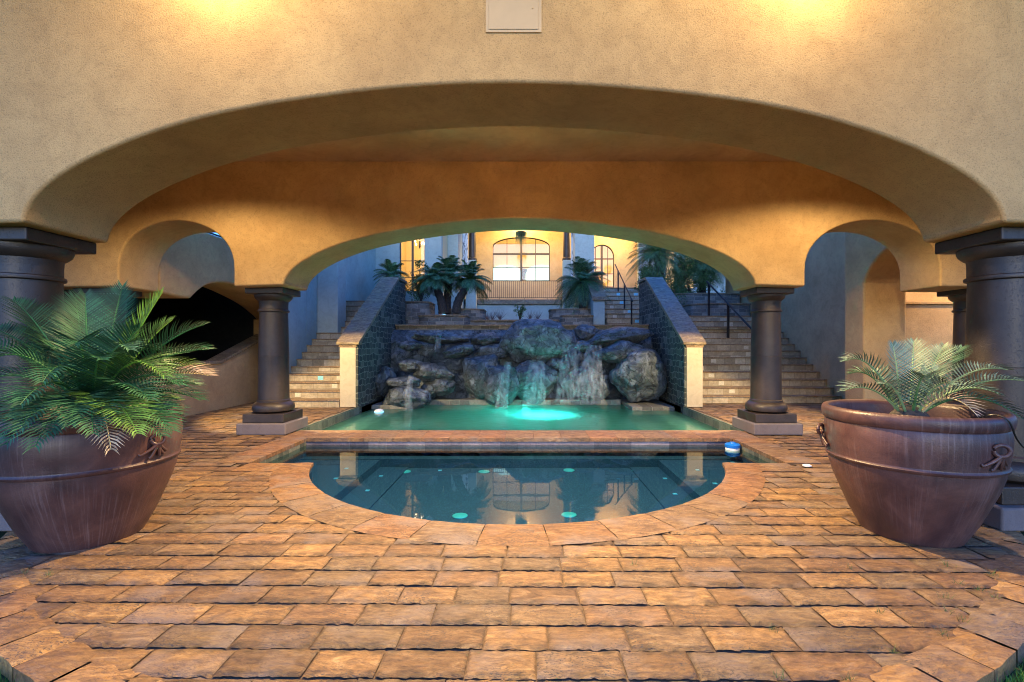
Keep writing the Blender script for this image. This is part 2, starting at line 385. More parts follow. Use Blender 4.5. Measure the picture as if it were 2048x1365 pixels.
def paving():
    m = CMB(); cols = []
    rh, pw = .203, .41; row = 0; y = 1.5; th = R(-.5)
    while y < 12.6:
        x = -8.0 + (row*.37 % 1)*pw + random.uniform(-.03,.03)
        while x < 8.2:
            w = pw*random.choice((1,1,1,1,.97,1.05,.8,1.15)); near = y < 5.2
            nx, ny = (22, 7) if near else (6, 3)
            tint = (Vector(random.choice(PAL))*.85+Vector((.13,.12,.12)))*random.uniform(.86,1.12)
            dz = random.uniform(-.002,.002); tx, ty = random.uniform(-.003,.003), random.uniform(-.005,.005)
            sd = random.uniform(0,99)
            idx = {}
            n0 = len(m.v)
            def vert(i, j):
                if (i,j) in idx: return idx[(i,j)]
                u, v = i/nx, j/ny
                px, py = x+u*w, y+v*rh
                # chipped edges
                e = .010*noise.noise(Vector((px*11, py*3, sd)))+.014*noise.noise(Vector((px*38,py*9,sd)))
                ins = .0022
                if j == 0: py += ins+abs(e)*1.0
                if j == ny: py -= ins+abs(e)*.7
                if i == 0: px += ins+abs(e)*.25
                if i == nx: px -= ins+abs(e)*.25
                z = dz + (u-.5)*tx + (v-.5)*ty + .003*noise.noise(Vector((px*12,py*12,sd)))
                if i in (0,nx) or j in (0,ny): z -= .006+.010*abs(noise.noise(Vector((px*18,py*18,3))))
                elif near and (j in (1,ny-1) or i in (1,nx-1)): z -= max(0,.010*noise.noise(Vector((px*14,py*14,8))))
                rx, ry = px*math.cos(th)-(py-6)*math.sin(th), 6+px*math.sin(th)+(py-6)*math.cos(th)
                m.v.append((rx, ry, z))
                edge_tone = 1.0  # tint factor, darker on and near the paver edges
                if j in (0,ny): edge_tone = .40+.5*abs(noise.noise(Vector((px*21,py*5,7))))*2
                elif i in (0,nx): edge_tone = .6
                elif near and j in (1,ny-1): edge_tone = min(1, .72+.7*noise.noise(Vector((px*17,py*9,5))))
                cols.append(tint*edge_tone); idx[(i,j)] = len(m.v)-1
                return idx[(i,j)]
            for i in range(nx):
                for j in range(ny):
                    cx, cy = x+(i+.5)/nx*w, y+(j+.5)/ny*rh
                    cx, cy = cx*math.cos(th)-(cy-6)*math.sin(th), 6+cx*math.sin(th)+(cy-6)*math.cos(th)
                    if in_water(cx, cy, .16) or not (math.hypot(cx,cy-CY) < 4.78 or cy > 4.35): continue
                    if cy > 11.2 and abs(cx) < 4.0: continue
                    m.f.append([vert(i,j), vert(i+1,j), vert(i+1,j+1), vert(i,j+1)])
            x += w
        y += rh; row += 1
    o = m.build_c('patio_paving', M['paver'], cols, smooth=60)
    tag(o, kind='structure')
    # soldier course round the edge
    m = CMB(); cols = []
    a = R(180+10)
    while a < R(350):
        da = .31/4.82*random.choice((1,1,.9,1.1)); tint = Vector(random.choice(PAL))*random.uniform(.95,1.2); sd = random.uniform(0,9); dz = random.uniform(-.003,.005)
        nx, ny = 8, 4; n0 = len(m.v)
        for i in range(nx+1):
            for j in range(ny+1):
                aa = a+.0012+(da-.0024)*i/nx; rr = 4.715+(4.94-4.715)*j/ny
                rr += .007*noise.noise(Vector((aa*40, j, sd)))
                z = .006+dz+.003*noise.noise(Vector((aa*40, rr*12, sd)))-(.012 if i in (0,nx) or j in (0,ny) else 0)
                m.v.append((rr*math.cos(aa), CY+rr*math.sin(aa), z)); cols.append(tint)
        for i in range(nx):
            for j in range(ny):
                k = n0+i*(ny+1)+j; m.f.append([k, k+1, k+ny+2, k+ny+1])
        # outer face
        for i in range(nx):
            k = n0+i*(ny+1)+ny; b0 = len(m.v)
            for q in (k, k+ny+1):
                v = m.v[q]; m.v.append((v[0], v[1], -.09)); cols.append(tint*.9)
            m.f.append([k, b0, b0+1, k+ny+1])
        a += da
    o = m.build_c('patio_border', M['paver'], cols, smooth=60); tag(o, kind='structure')
    # bedding under the pavers, with the holes of spa and pool left open
    m = MB(); s = .1
    for i in range(-90, 90):
        for j in range(10, 126):
            x, y = i*s, j*s
            if in_water(x+s/2, y+s/2, .12) or not on_disc(x+s/2, y+s/2, 4.85): continue
            if y > 11.2 and abs(x+.05) < 4.0: continue
            m.quad((x,y,-.016),(x+s,y,-.016),(x+s,y+s,-.016),(x,y+s,-.016))
    tag(m.build('paving_bed', M['joint'], fix=False), kind='structure')
paving()
# the land: one wide sheet with the built-up plot left open
m = MB(); Z = -.10; B = 400
for (x0,x1,y0,y1) in ((-B,-9,-B,B),(9,B,-B,B),(-9,9,-B,1.0),(-9,9,32,B)):
    m.quad((x0,y0,Z),(x1,y0,Z),(x1,y1,Z),(x0,y1,Z))
s = .25
for i in range(-36,36):
    for j in range(4,19):
        x, y = i*s, j*s
        if math.hypot(x+s/2, y+s/2-CY) > 4.7 and y < 4.6: m.quad((x,y,Z),(x+s,y,Z),(x+s,y+s,Z),(x,y+s,Z))
tag(m.build('lawn', M['lawn'], fix=False), kind='structure')
# grass blades along the round patio edge
m = MB()
for sgn, n in ((1, 9000), (-1, 7000)):
    for _ in range(n):
        a = R(random.uniform(283, 352)) if sgn > 0 else R(random.uniform(188, 257))
        r = 4.95+abs(random.gauss(0,.28)) if random.random() < .8 else 4.95+random.random()*1.4
        x, y = r*math.cos(a), CY+r*math.sin(a)
        if y > 4.4 or (abs(x) > 3.86 and y > 3.72): continue
        h = random.uniform(.04,.10); t = random.uniform(0,6.28); w = .003
        lx, ly = random.gauss(0,.03), random.gauss(0,.03)
        m.tri((x-w*math.cos(t), y-w*math.sin(t), Z),(x+w*math.cos(t), y+w*math.sin(t), Z),(x+lx,y+ly,Z+h))
tag(m.build('lawn_grass', M['grass'], fix=False), kind='stuff')
# weeds in the joints
m = MB()
for (px, py) in [(1745,1060),(1760,1048),(1272,1130),(1700,1136),(1895,1132),(1985,1151),(1915,1168),(1890,1196),(1760,1228),(1900,1225),(1885,1272),(1925,1242),(1785,1300),(1545,1262),(1560,1355),(45,1148),(95,1150),(1990,1196),(1955,1180),(1700,1360)]:
    Y = 1405/(py-690); c = W(px, py, Y)
    for _ in range(16):
        t = random.uniform(0,6.28); r = random.uniform(.01,.05); h = random.uniform(.012,.05); q = random.uniform(0,6.28); w = .0018
        bx, by = c.x+random.gauss(0,.012), c.y+random.gauss(0,.01)
        m.tri((bx-w*math.cos(q),by-w*math.sin(q),-.01),(bx+w*math.cos(q),by+w*math.sin(q),-.01),(bx+r*math.cos(t),by+r*math.sin(t),h))
tag(m.build('joint_weeds', M['weed'], fix=False), kind='stuff')
# ------------------------------------------------------------------ spa
spa = thing('spa_pool', 'keyhole shaped spa with dark blue plaster and travertine coping in front of the columns', 'spa', (0,6,0))
O = Vector((0,6,0))
def loc(m, o=O):
    m.v = [(x-o.x, y-o.y, z-o.z) for (x,y,z) in m.v]; return m
WZ = -.165; SZ = -.105
a0 = math.asin((6.56-5.95)/SR)
def spa_outline(g=0.0, r=SR, n=48):
    pts = []
    A0 = math.pi+math.asin((CY-5.95)/r); A1 = 2*math.pi-math.asin((CY-5.95)/r)
    for i in range(n+1):
        a = A0+(A1-A0)*i/n; pts.append((r*math.cos(a), CY+r*math.sin(a)))
    return pts + [(3.42,5.95),(3.42,7.5),(-3.42,7.5),(-3.42,5.95)]
ol = spa_outline()
FZ = -.42
m = MB(); n = len(ol)
m.v += [(x,y,-.03) for x,y in ol]+[(x,y,FZ) for x,y in ol]; m.f.append(list(range(n,2*n)))
sm = MB(); sm.v = list(m.v)
for i in range(n):
    j = (i+1)%n; (m if 1 else sm).f.append([i,j,n+j,n+i])
loc(m).build('shell', M['spa_plaster'], spa, smooth=40)
# benches inside (seat ledges)
m = MB()
def clip_bench(x0,x1,y0,y1,z):
    m.box(x0,x1,y0,y1,FZ-.01,z)
clip_bench(-3.40,3.40,7.30,7.49,-.28)
loc(m).build('back_bench', M['spa_plaster'], spa)
for s in (-1,1):
    m = MB()
    def arcx(y): return math.sqrt(max(0, SR*SR-(y-CY)**2))-.01
    # step that follows the round wall
    for (xi, z) in ((1.72,-.40),(2.16,-.29)):
        ys = [5.945-(i*.11) for i in range(0, 16)]
        pts = [(s*xi, 7.29),(s*3.4,7.29),(s*3.4,5.96),(s*arcx(5.94),5.96)]
        pts += [(s*arcx(y), y) for y in ys if arcx(y) > xi+.02]
        yend = CY-math.sqrt((SR-.01)**2-xi**2); pts.append((s*xi, yend+.01))
        if s < 0: pts = pts[::-1]
        m.prism(pts, 'z', FZ-.01, z)
    loc(m).build('step', M['spa_plaster'], spa)
# tile band above the water on the straight sides
m = MB()
m.box(-3.415,3.415,7.485,7.497,-.20,-.012)
loc(m).build('waterline_tile', M['spa_tile'], spa)
for s in (-1,1):
    m = MB(); m.box(*sorted((s*3.405,s*3.417)),5.955,7.48,-.20,-.012); loc(m).build('waterline_tile', M['pool_tile'], spa)
# drains and little tiles
def disc(r, z, cx, cy, mat, name, par, dz=.012):
    mm = MB().lathe([(r,0),(r,dz*.6),(r*.86,dz),(r*.3,dz),(0.001,dz)], 28, cap=False)
    return mm.build(name, mat, par, loc=(cx,cy,z), smooth=30)
for (px,py) in ((810,943),(968,943),(1138,940),(1275,941),(920,1031),(1138,1029)):
    z = FZ+.012; Y = (1.5-z)*F/(py-690); p = W(px,py,Y)
    disc(.085, z-.01, p.x, p.y-6, M['drain'], 'drain', spa)
for (px,py,z) in ((672,957,-.29),(693,937,-.29),(716,917,-.29),(735,981,-.40),(762,952,-.40),(880,941,FZ),(1364,918,-.29),(1395,940,-.29),(1330,957,-.40),(1430,967,-.29),(1350,988,-.40),(1465,925,-.29)):
    z += .006; Y = (1.5-z)*F/(py-690); p = W(px,py,Y)
    MB().box(-.025,.025,-.025,.025,-.01,.002).build('accent_tile', M['tile_blue'], spa, loc=(p.x,p.y-6,z))
# coping
def ring_coping():
    m = CMB(); cols = []
    A0 = math.pi+math.asin((CY-5.95)/SR); A1 = 2*math.pi-math.asin((CY-5.95)/SR)
    k = 15
    for q in range(k):
        tint = Vector(random.choice(PAL[:2]+PAL[5:8]))*random.uniform(.95,1.08); sd = random.uniform(0,50)
        b0, b1 = A0+(A1-A0)*q/k+.0012, A0+(A1-A0)*(q+1)/k-.0012
        nx, ny = 9, 6; n0 = len(m.v)
        for i in range(nx+1):
            for j in range(ny+1):
                a = b0+(b1-b0)*i/nx
                rr = 2.665+(3.07-2.665)*j/ny
                if j == ny: rr += .006*noise.noise(Vector((a*30,1,sd)))
                z = .014+.002*noise.noise(Vector((a*20,rr*10,sd)))
                if j == 0: z -= .008
                if j == ny: z -= .012
                if i in (0,nx): z -= .004
                y = CY+rr*math.sin(a)
                m.v.append((rr*math.cos(a), min(y, 5.95), z)); cols.append(tint)
        for i in range(nx):
            for j in range(ny):
                p = n0+i*(ny+1)+j; m.f.append([p, p+1, p+ny+2, p+ny+1])
            p = n0+i*(ny+1); b = len(m.v)
            for t in (p, p+ny+1): v = m.v[t]; m.v.append((v[0],v[1],-.035)); cols.append(tint*.8)
            m.f.append([p, p+ny+1, b+1, b])
    # straight pieces: (x0,x1,y0,y1, number along longer side)
    def strip(x0,x1,y0,y1,k,z=.012):
        lx = (x1-x0) > (y1-y0)
        for q in range(k):
            tint = Vector(random.choice(PAL[:2]+PAL[5:8]))*random.uniform(.9,1.08); sd = random.uniform(0,50); g = .002
            if lx: X0,X1,Y0,Y1 = x0+(x1-x0)*q/k+g, x0+(x1-x0)*(q+1)/k-g, y0, y1
            else: X0,X1,Y0,Y1 = x0,x1,y0+(y1-y0)*q/k+g, y0+(y1-y0)*(q+1)/k-g
            n0 = len(m.v); nx, ny = 7, 7
            for i in range(nx+1):
                for j in range(ny+1):
                    e = i in (0,nx) or j in (0,ny)
                    x = X0+(X1-X0)*i/nx; y = Y0+(Y1-Y0)*j/ny
                    m.v.append((x, y, z+.002*noise.noise(Vector((x*9,y*9,sd)))-(.007 if e else 0))); cols.append(tint)
            for i in range(nx):
                for j in range(ny):
                    p = n0+i*(ny+1)+j; m.f.append([p, p+ny+1, p+ny+2, p+1])
            b = len(m.v)
            for (x,y) in ((X0,Y0),(X1,Y0),(X1,Y1),(X0,Y1)): m.v += [(x,y,z-.007),(x,y,-.045)]; cols.extend([tint*.8]*2)
            for i in range(4):
                j = (i+1)%4; m.f.append([b+2*i,b+2*i+1,b+2*j+1,b+2*j])
    strip(-3.84,-3.40,5.93,7.5,4); strip(3.40,3.84,5.93,7.5,4)
    strip(2.61,3.40,5.55,5.93,2,.010); strip(-3.40,-2.61,5.55,5.93,2,.010)
    strip(-3.84,3.84,7.47,8.17,17,.016)
    m = loc(m); o = m.build_c('coping', M['coping'], cols, parent=spa, smooth=50)
ring_coping()
m = MB(); m.box(-3.42,3.42,7.5,8.15,-1.3,-.03); loc(m).build('spillway', M['spa_tile'], spa)
# water
m = MB(); m.v = [(x*.999,y,SZ) for x,y in ol]; m.f = [list(range(len(ol)))]
tag(m.build('spa_water', M['spa_water'], fix=False), kind='structure')
# ------------------------------------------------------------------ upper pool
pool = thing('waterfall_pool', 'shallow pool with stone tiled edge and turquoise lamp below the waterfall', 'pool', (0,10,0)); PO = Vector((0,10,0))
m = MB()
m.box(-3.93,3.93,8.14,13.6,-1.35,-1.2)
for s in (-1,1): m.box(*sorted((s*3.93,s*4.1)),8.14,13.6,-1.35,-.03)
loc(m,PO).build('shell', M['pool_plaster'], pool)
for s in (-1,1):
    m = MB(); m.box(*sorted((s*3.90,s*3.928)),8.16,11.3,-.30,.018); loc(m,PO).build('waterline_tile', M['pool_tile'], pool)
for s in (-1,1):
    m = MB()
    m.box(*sorted((s*3.3,s*3.89)),8.2,13.2,-1.2,-.26); m.box(*sorted((s*2.75,s*3.295)),8.2,13.2,-1.2,-.45)
    loc(m,PO).build('step', M['pool_plaster'], pool)
m = MB(); m.box(-2.7,2.75,13.0,13.6,-1.22,-.02); m.box(2.8,3.88,11.85,13.55,-1.22,-.07); m.box(-3.88,-2.9,12.1,13.55,-1.22,-.06)
loc(m,PO).build('ledge', M['stone_y'], pool, bevel=.015)
m = MB().lathe([(.13,0),(.13,.03),(.10,.05),(.001,.055)],20,cap=False)
pl = m.build('lamp_lens', M['pool_lens'], pool, loc=(.12,2.93,-.34)); pl.rotation_euler = (R(90),0,0)
m = MB(); m.quad((-3.9,8.16,WZ),(3.9,8.16,WZ),(3.9,13.6,WZ),(-3.9,13.6,WZ))
tag(m.build('pool_water', M['pool_water'], fix=False), kind='structure')
# floats
ch = thing('chlorine_floater', 'round floating chlorinator with blue lid and white body in the spa corner', 'pool floater', (W(1465,897,7.2).x, 7.2, SZ))
MB().lathe([(.085,-.06),(.105,-.04),(.105,.03),(.10,.04)],28).build('body', M['white_plastic'], ch, smooth=40)
MB().lathe([(.112,.035),(.112,.075),(.095,.09),(.05,.095),(.04,.11),(.001,.112)],28,cap=False).build('lid', M['blue_plastic'], ch, smooth=40)
fl = thing('floating_light', 'small white floating light glowing blue by the left stone wall', 'pool light', (W(758,827,11.6).x, 11.6, WZ))
MB().lathe([(.10,-.03),(.115,0),(.115,.02)],24).build('glow_ring', M['led_blue'], fl, smooth=40)
MB().lathe([(.118,.02),(.10,.055),(.05,.075),(.001,.08)],24,cap=False).build('dome', M['white_plastic'], fl, smooth=40)
p = W(1614,934,5.76)
sl = tag(MB().lathe([(.05,0),(.05,.012),(.035,.018),(.03,.012),(.001,.012)],24,cap=False).build('fill_cap', M['white_plastic'], loc=(p.x,p.y,.008), smooth=40), 'small round white cap set in the paving right of the spa', 'cap')
# ------------------------------------------------------------------ pavilion
pav = thing('arched_pavilion', 'tan stucco pavilion with wide arches carried on dark stone columns', 'pavilion', (0,4,0)); VO = Vector((0,4,0))
def full(half, zb, za, wob, n=72, e=1.88):
    out = []
    for i in range(n+1):
        t = math.pi*(1-i/n); c = math.cos(t)
        x = half*math.copysign(abs(c)**.9, c); z = zb+(za-zb)*max(0, 1-abs(x/half)**e)**(1/e)
        if 0 < i < n: z += wob*noise.noise(Vector((x*.7, wob*99, 0)))
        out.append((x, z))
    return out
def ell(x0,x1,zb,zs,za,n=22):
    c, a = (x0+x1)/2, (x1-x0)/2
    pts = [(x0,zb)]
    for i in range(n+1):
        t = math.pi*(1-i/n); pts.append((c+a*math.cos(t), zs+(za-zs)*math.sin(t)**.9 if math.sin(t) > 1e-6 else zs))
    return pts+[(x1,zb)]
def arch_wall(name, y0, y1, main, sideL, sideR, mat, top=5.4, bev=.07):
    pts = [(-8.8,top),(-8.8,2.43)] + sideL + main + sideR + [(8.8,2.43),(8.8,top)]
    m = MB().prism(pts,'y',y0,y1)
    return loc(m,VO).build(name, mat, pav, bevel=bev, bseg=4)
fw = arch_wall('front_wall', 3.72, 4.5, full(3.9,2.475,3.585,.02), ell(-6.7,-4.78,2.45,2.75,3.5), ell(4.78,6.7,2.45,2.75,3.5), M['stucco_front'], bev=.11)
bw = arch_wall('back_wall', 7.62, 8.46, full(3.83,2.475,3.55,.015), ell(-6.52,-4.65,2.45,2.74,3.52), ell(4.65,6.85,2.45,2.70,3.53), M['stucco'])
bw2 = loc(MB().box(-8.8,8.8,4.505,7.615,4.48,4.75),VO).build('ceiling', M['stucco'], pav)
for s in (-1,1):
    pts = [(4.505,4.475),(4.505,2.5)]+[(y, z) for (y,z) in ell(4.6,7.5,2.5,2.75,3.5)]+[(7.615,2.5),(7.615,4.475)]
    loc(MB().prism(pts,'x',*sorted((s*7.9,s*8.5))),VO).build('side_wall', M['stucco'], pav, bevel=.06)
loc(MB().box(-8.8,8.8,1.9,3.715,5.405,5.6),VO).build('added_eave', M['stucco'], pav)  # unseen overhang added to carry the warm fill lamps
ap = MB().box(-.222,.222,-.006,.02,0,.46).build('access_panel', M['panel_paint'], fw, loc=(0,-.284,3.975), bevel=.003)
MB().box(-.196,.196,-.012,-.0065,.022,.44).box(.145,.155,-.018,-.012,.18,.19).build('door', M['panel_paint'], ap, bevel=.002)
# columns
def column_parts(root):
    MB().box(-.41,.41,-.41,.41,0,.19).build('plinth', M['plinth'], root, bevel=.02, bseg=3)
    MB().box(-.345,.345,-.345,.345,.191,.34).build('base_slab', M['cantera'], root, bevel=.012)
    sh = [(.28,.341),(.325,.37),(.335,.42),(.325,.47),(.285,.51),(.262,.52),(.262,.545),(.248,.56)]
    sh += [(.247-.006*i/6+.0, .56+.75*i/6) for i in range(1,6)] + [(.243,1.30),(.240,1.303),(.240,1.309),(.243,1.312)]
    sh += [(.242-.018*i/8, 1.32+.72*i/8) for i in range(1,9)] + [(.224,2.06),(.247,2.07),(.25,2.085),(.247,2.10),(.228,2.11),(.228,2.19)]
    MB().lathe(sh,48).build('shaft', M['cantera'], root, smooth=35)
    MB().lathe([(.228,2.19),(.232,2.25),(.255,2.265),(.285,2.295),(.298,2.325),(.300,2.358)],48).build('capital', M['cantera'], root, smooth=35)
    MB().box(-.32,.32,-.32,.32,2.36,2.472).build('abacus', M['cantera'], root, bevel=.014)
proto = bpy.data.objects.new('column', None); C.objects.link(proto); proto.parent = pav
column_parts(proto); proto.location = (-4.32,4.16-4,0)
for (x,y) in ((4.32,4.16),(-4.29,8.17),(4.29,8.17),(-7.1,8.1),(7.8,8.1),(-7.3,4.16),(7.3,4.16)):
    c = proto.copy(); C.objects.link(c); c.parent = pav; c.location = (x,y-4,0)
    for ch_ in list(proto.children):
        d = ch_.copy(); C.objects.link(d); d.parent = c
# ------------------------------------------------------------------ left side: arcade wall, low wall, dark room
aw = thing('arcade_wall', 'shaded purple stucco wall with low arch left behind the sago palm', 'wall', (-6.9,8.5,0)); AO = Vector((-6.9,8.5,0))
pts = [(8.465,3.85),(8.465,2.44),(9.05,2.40),(9.3,2.42)]
pts += [(y,z) for (y,z) in [tuple(p) for p in crom([(9.3,2.42),(9.55,2.62),(9.85,2.77),(10.3,2.86),(10.9,2.84),(11.6,2.72),(12.3,2.55),(12.95,2.3)],5)]][1:]
pts += [(13.3,2.1),(13.3,3.85)]
loc(MB().prism(pts,'x',-7.45,-6.53),AO).build('arch_panel', M['stucco'], aw, bevel=.06)
loc(MB().box(-7.43,-6.55,12.98,13.28,0,2.2),AO).build('pier', M['stucco'], aw)
rl = thing('terrace_railing', 'black metal railing on top of the shaded wall against blue sky', 'railing', (-6.9,8.5,3.85)); RO = Vector((-6.9,8.5,3.85))
m = MB(); m.tube([(-6.75,8.5,4.32),(-6.75,13.2,4.32)],.025,6).tube([(-6.75,8.5,3.93),(-6.75,13.2,3.93)],.02,6); loc(m,RO).build('rail', M['iron'], rl)
for i in range(10):
    y = 8.6+i*.5; loc(MB().tube([(-6.75,y,3.85),(-6.75,y,4.32)],.014,6),RO).build('baluster', M['iron'], rl)
lw = thing('low_stair_wall', 'low purple stucco wall with sloping stone cap left of the rear column', 'wall', (-7.2,8.6,0)); LO = Vector((-7.2,8.6,0))
loc(MB().prism([(8.5,0),(8.5,1.06),(10.9,1.06),(12.9,1.72),(12.9,0)],'x',-7.25,-7.0),LO).build('wall', M['stucco'], lw)
loc(MB().prism([(8.48,1.062),(8.48,1.13),(10.88,1.13),(12.92,1.80),(12.92,1.73),(10.9,1.062)],'x',-7.33,-6.95),LO).build('cap', M['cap'], lw, bevel=.01)
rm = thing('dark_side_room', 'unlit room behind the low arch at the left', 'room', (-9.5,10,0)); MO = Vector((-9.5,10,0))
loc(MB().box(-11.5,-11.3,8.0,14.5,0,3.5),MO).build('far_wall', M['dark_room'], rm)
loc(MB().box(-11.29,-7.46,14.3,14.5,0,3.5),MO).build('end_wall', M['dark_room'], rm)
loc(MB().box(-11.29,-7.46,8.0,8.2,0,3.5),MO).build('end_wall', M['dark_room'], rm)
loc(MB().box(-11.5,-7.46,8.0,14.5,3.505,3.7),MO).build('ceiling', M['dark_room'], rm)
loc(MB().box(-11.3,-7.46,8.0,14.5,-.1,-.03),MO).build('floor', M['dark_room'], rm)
# ------------------------------------------------------------------ right side: pier with half arch, niche, stair wall
rp = thing('side_pier', 'tan stucco pier with a vaulted half arch right of the rear column', 'wall', (7.2,9.6,0)); PI_ = Vector((7.2,9.6,0))
pts = [(9.36,0)]+[tuple(p) for p in crom([(9.36,2.72),(9.30,2.86),(9.15,3.05),(8.9,3.24),(8.465,3.40)],5)]+[(8.465,5.3),(9.95,5.3),(9.95,0)]
loc(MB().prism(pts,'x',6.86,7.72),PI_).build('arch_panel', M['stucco'], rp, bevel=.05)
nw = thing('niche_wall', 'warm lit stucco wall with a dark recess above its ledge, behind the right pot', 'wall', (9,9.9,0)); NO = Vector((9,9.9,0))
loc(MB().box(7.73,13,9.8,10.8,0,2.34),NO).build('lower_wall', M['stucco'], nw)
loc(MB().box(7.73,13,9.74,10.8,2.342,2.40),NO).build('ledge', M['stucco'], nw, bevel=.015)
loc(MB().box(7.73,13,10.6,10.8,2.402,5.3),NO).build('recess_wall', M['stucco'], nw)
loc(MB().box(7.73,13,8.47,10.59,3.75,3.95),NO).build('ceiling', M['stucco'], nw)
loc(MB().box(12.8,13,8.5,9.73,0,3.74),NO).build('end_wall', M['stucco'], nw)
sw = tag(MB().box(8.22,8.5,10.9,19,0,6.5).build('stair_side_wall', M['stucco'], loc=(0,0,0)), 'tall shaded stucco wall along the right side of the right hand stairs', 'wall')
sw2 = None
# ------------------------------------------------------------------ stairs
def stairs(name, label, x0, x1, y0, n, rise, tread, zb=0, accents=(), mat='riser'):
    st = thing(name, label, 'stairs', ((x0+x1)/2,y0,zb)); o = Vector(((x0+x1)/2,y0,zb))
    m = MB(); t = MB()
    for i in range(n):
        m.box(x0,x1,y0+i*tread+.012,y0+n*tread+.4, zb+i*rise, zb+(i+1)*rise-.032)
        t.box(x0,x1,y0+i*tread-.015,y0+(i+1)*tread+.012, zb+(i+1)*rise-.031, zb+(i+1)*rise)
    loc(m,o).build('risers', M[mat], st); loc(t,o).build('treads', M['tread'], st, bevel=.007)
    for (k, fx, mt) in accents:
        MB().box(-.07,.07,-.006,.0,-.05,.05).build('accent_tile', M[mt], st, loc=(x0+(x1-x0)*fx-o.x, k*tread+.012, k*rise+rise*.45))
    return st
stairs('stone_stairs', 'travertine stairs left of the waterfall, climbing beside the blue court wall', -6.1,-4.36,11.2,16,.186,.3,0, ((3,.52,'tile_accent'),(5,.72,'tile_accent'),(7,.86,'tile_accent'),(9,.75,'tile_beige'),(1,.35,'tile_beige'),(2,.8,'tile_beige'),(9,.95,'tile_beige'),(3,.8,'tile_beige')))
stairs('stone_stairs', 'wide travertine stairs right of the waterfall, behind the right rear column', 4.38,8.2,12.0,13,.19,.3,0, ((3,.22,'tile_beige'),(5,.14,'tile_beige'),(4,.18,'tile_beige'),(5,.3,'tile_beige'),(7,.62,'tile_beige'),(4,.55,'tile_beige'),(9,.03,'tile_accent'),(1,.3,'tile_beige'),(2,.26,'tile_beige'),(6,.6,'tile_beige')))
stairs('stone_stairs', 'narrow upper flight of stone steps rising to the arched house door', 2.95,4.66,15.5,11,.19,.3,1.67, ((9,.45,'tile_accent'),(7,.45,'tile_accent'),(5,.55,'tile_accent'),(3,.62,'tile_accent'),(1,.66,'tile_accent'),(9,.85,'tile_accent'),(4,.2,'tile_beige'),(6,.2,'tile_beige')))
tag(MB().box(-6.1,-4.36,16.0,20,2.5,2.97).build('left_landing', M['tread']), kind='structure')
# flank walls
for s, lab in ((-1,'sloping dark stone wall with pale cap left of the waterfall'),(1,'sloping dark stone wall with pale cap right of the waterfall')):
    fwl = thing('flank_wall', lab, 'wall', (s*4.1,11.3,0), group='stone walls flanking the waterfall'); o = Vector((s*4.1,11.3,0))
    prof = [(11.52,-.3),(11.52,1.63),(14.8,3.55),(15.75,3.55),(15.75,-.3)]
    loc(MB().prism(prof,'x',*sorted((s*3.93,s*4.35))),o).build('stone_face', M['stone_x'], fwl)
    loc(MB().prism([(11.265,-.3),(11.265,1.46),(11.53,1.62),(11.53,-.3)],'x',*sorted((s*3.925,s*3.975))),o).build('stone_face', M['stone_x'], fwl)
    loc(MB().box(*sorted((s*3.976,s*4.36)),11.25,11.515,0,1.44),o).build('post', M['stucco_post'], fwl, bevel=.008)
    loc(MB().box(*sorted((s*3.95,s*4.38)),11.235,11.52,1.442,1.50),o).build('cap_band', M['tread'], fwl, bevel=.006)
    loc(MB().prism([(11.2,1.502),(11.2,1.56),(14.78,3.64),(15.8,3.64),(15.8,3.56),(14.8,3.552),(11.5,1.64),(11.4,1.502)],'x',*sorted((s*3.88,s*4.43))),o).build('cap', M['cap'], fwl, bevel=.01)
# handrails
hr = thing('handrail', 'black metal handrail with square posts on the wide right stairs', 'handrail', (6.4,14,0)); o = Vector((6.4,14,0))
loc(MB().tube([(6.3,16.0,3.66),(6.4,14.5,2.74),(6.55,12.4,1.42)],.028,8),o).build('rail', M['iron'], hr)
for (x,y,z0,z1) in ((6.31,15.85,2.45,3.56),(6.4,14.55,1.66,2.76),(6.54,12.5,.36,1.47)):
    loc(MB().box(x-.03,x+.03,y-.03,y+.03,z0,z1),o).build('post', M['iron'], hr)
hr = thing('handrail', 'thin black handrail on the upper flight below the house door', 'handrail', (3.75,17,2)); o = Vector((3.75,17,2))
loc(MB().tube([(3.72,18.9,4.75),(3.75,15.95,2.98)],.022,8),o).build('rail', M['iron'], hr)
for (x,y,z0,z1) in ((3.73,18.3,3.56,4.39),(3.74,17.2,2.8,3.73),(3.75,16.1,2.05,3.07)):
    loc(MB().box(x-.025,x+.025,y-.025,y+.025,z0,z1),o).build('post', M['iron'], hr)
# court walls
cw = thing('court_wall', 'tall pale blue lit court wall with a pilaster left of the stairs', 'wall', (-6.2,15,0)); o = Vector((-6.2,15,0))
loc(MB().box(-6.42,-6.11,13.3,19.46,0,8),o).build('wall', M['stucco_court'], cw)
loc(MB().box(-6.109,-5.48,13.95,14.6,1.8,8),o).build('pilaster', M['stucco_court'], cw, bevel=.03)
loc(MB().box(-6.52,-6.11,11.9,13.29,0,8),o).build('wall', M['stucco_court'], cw)
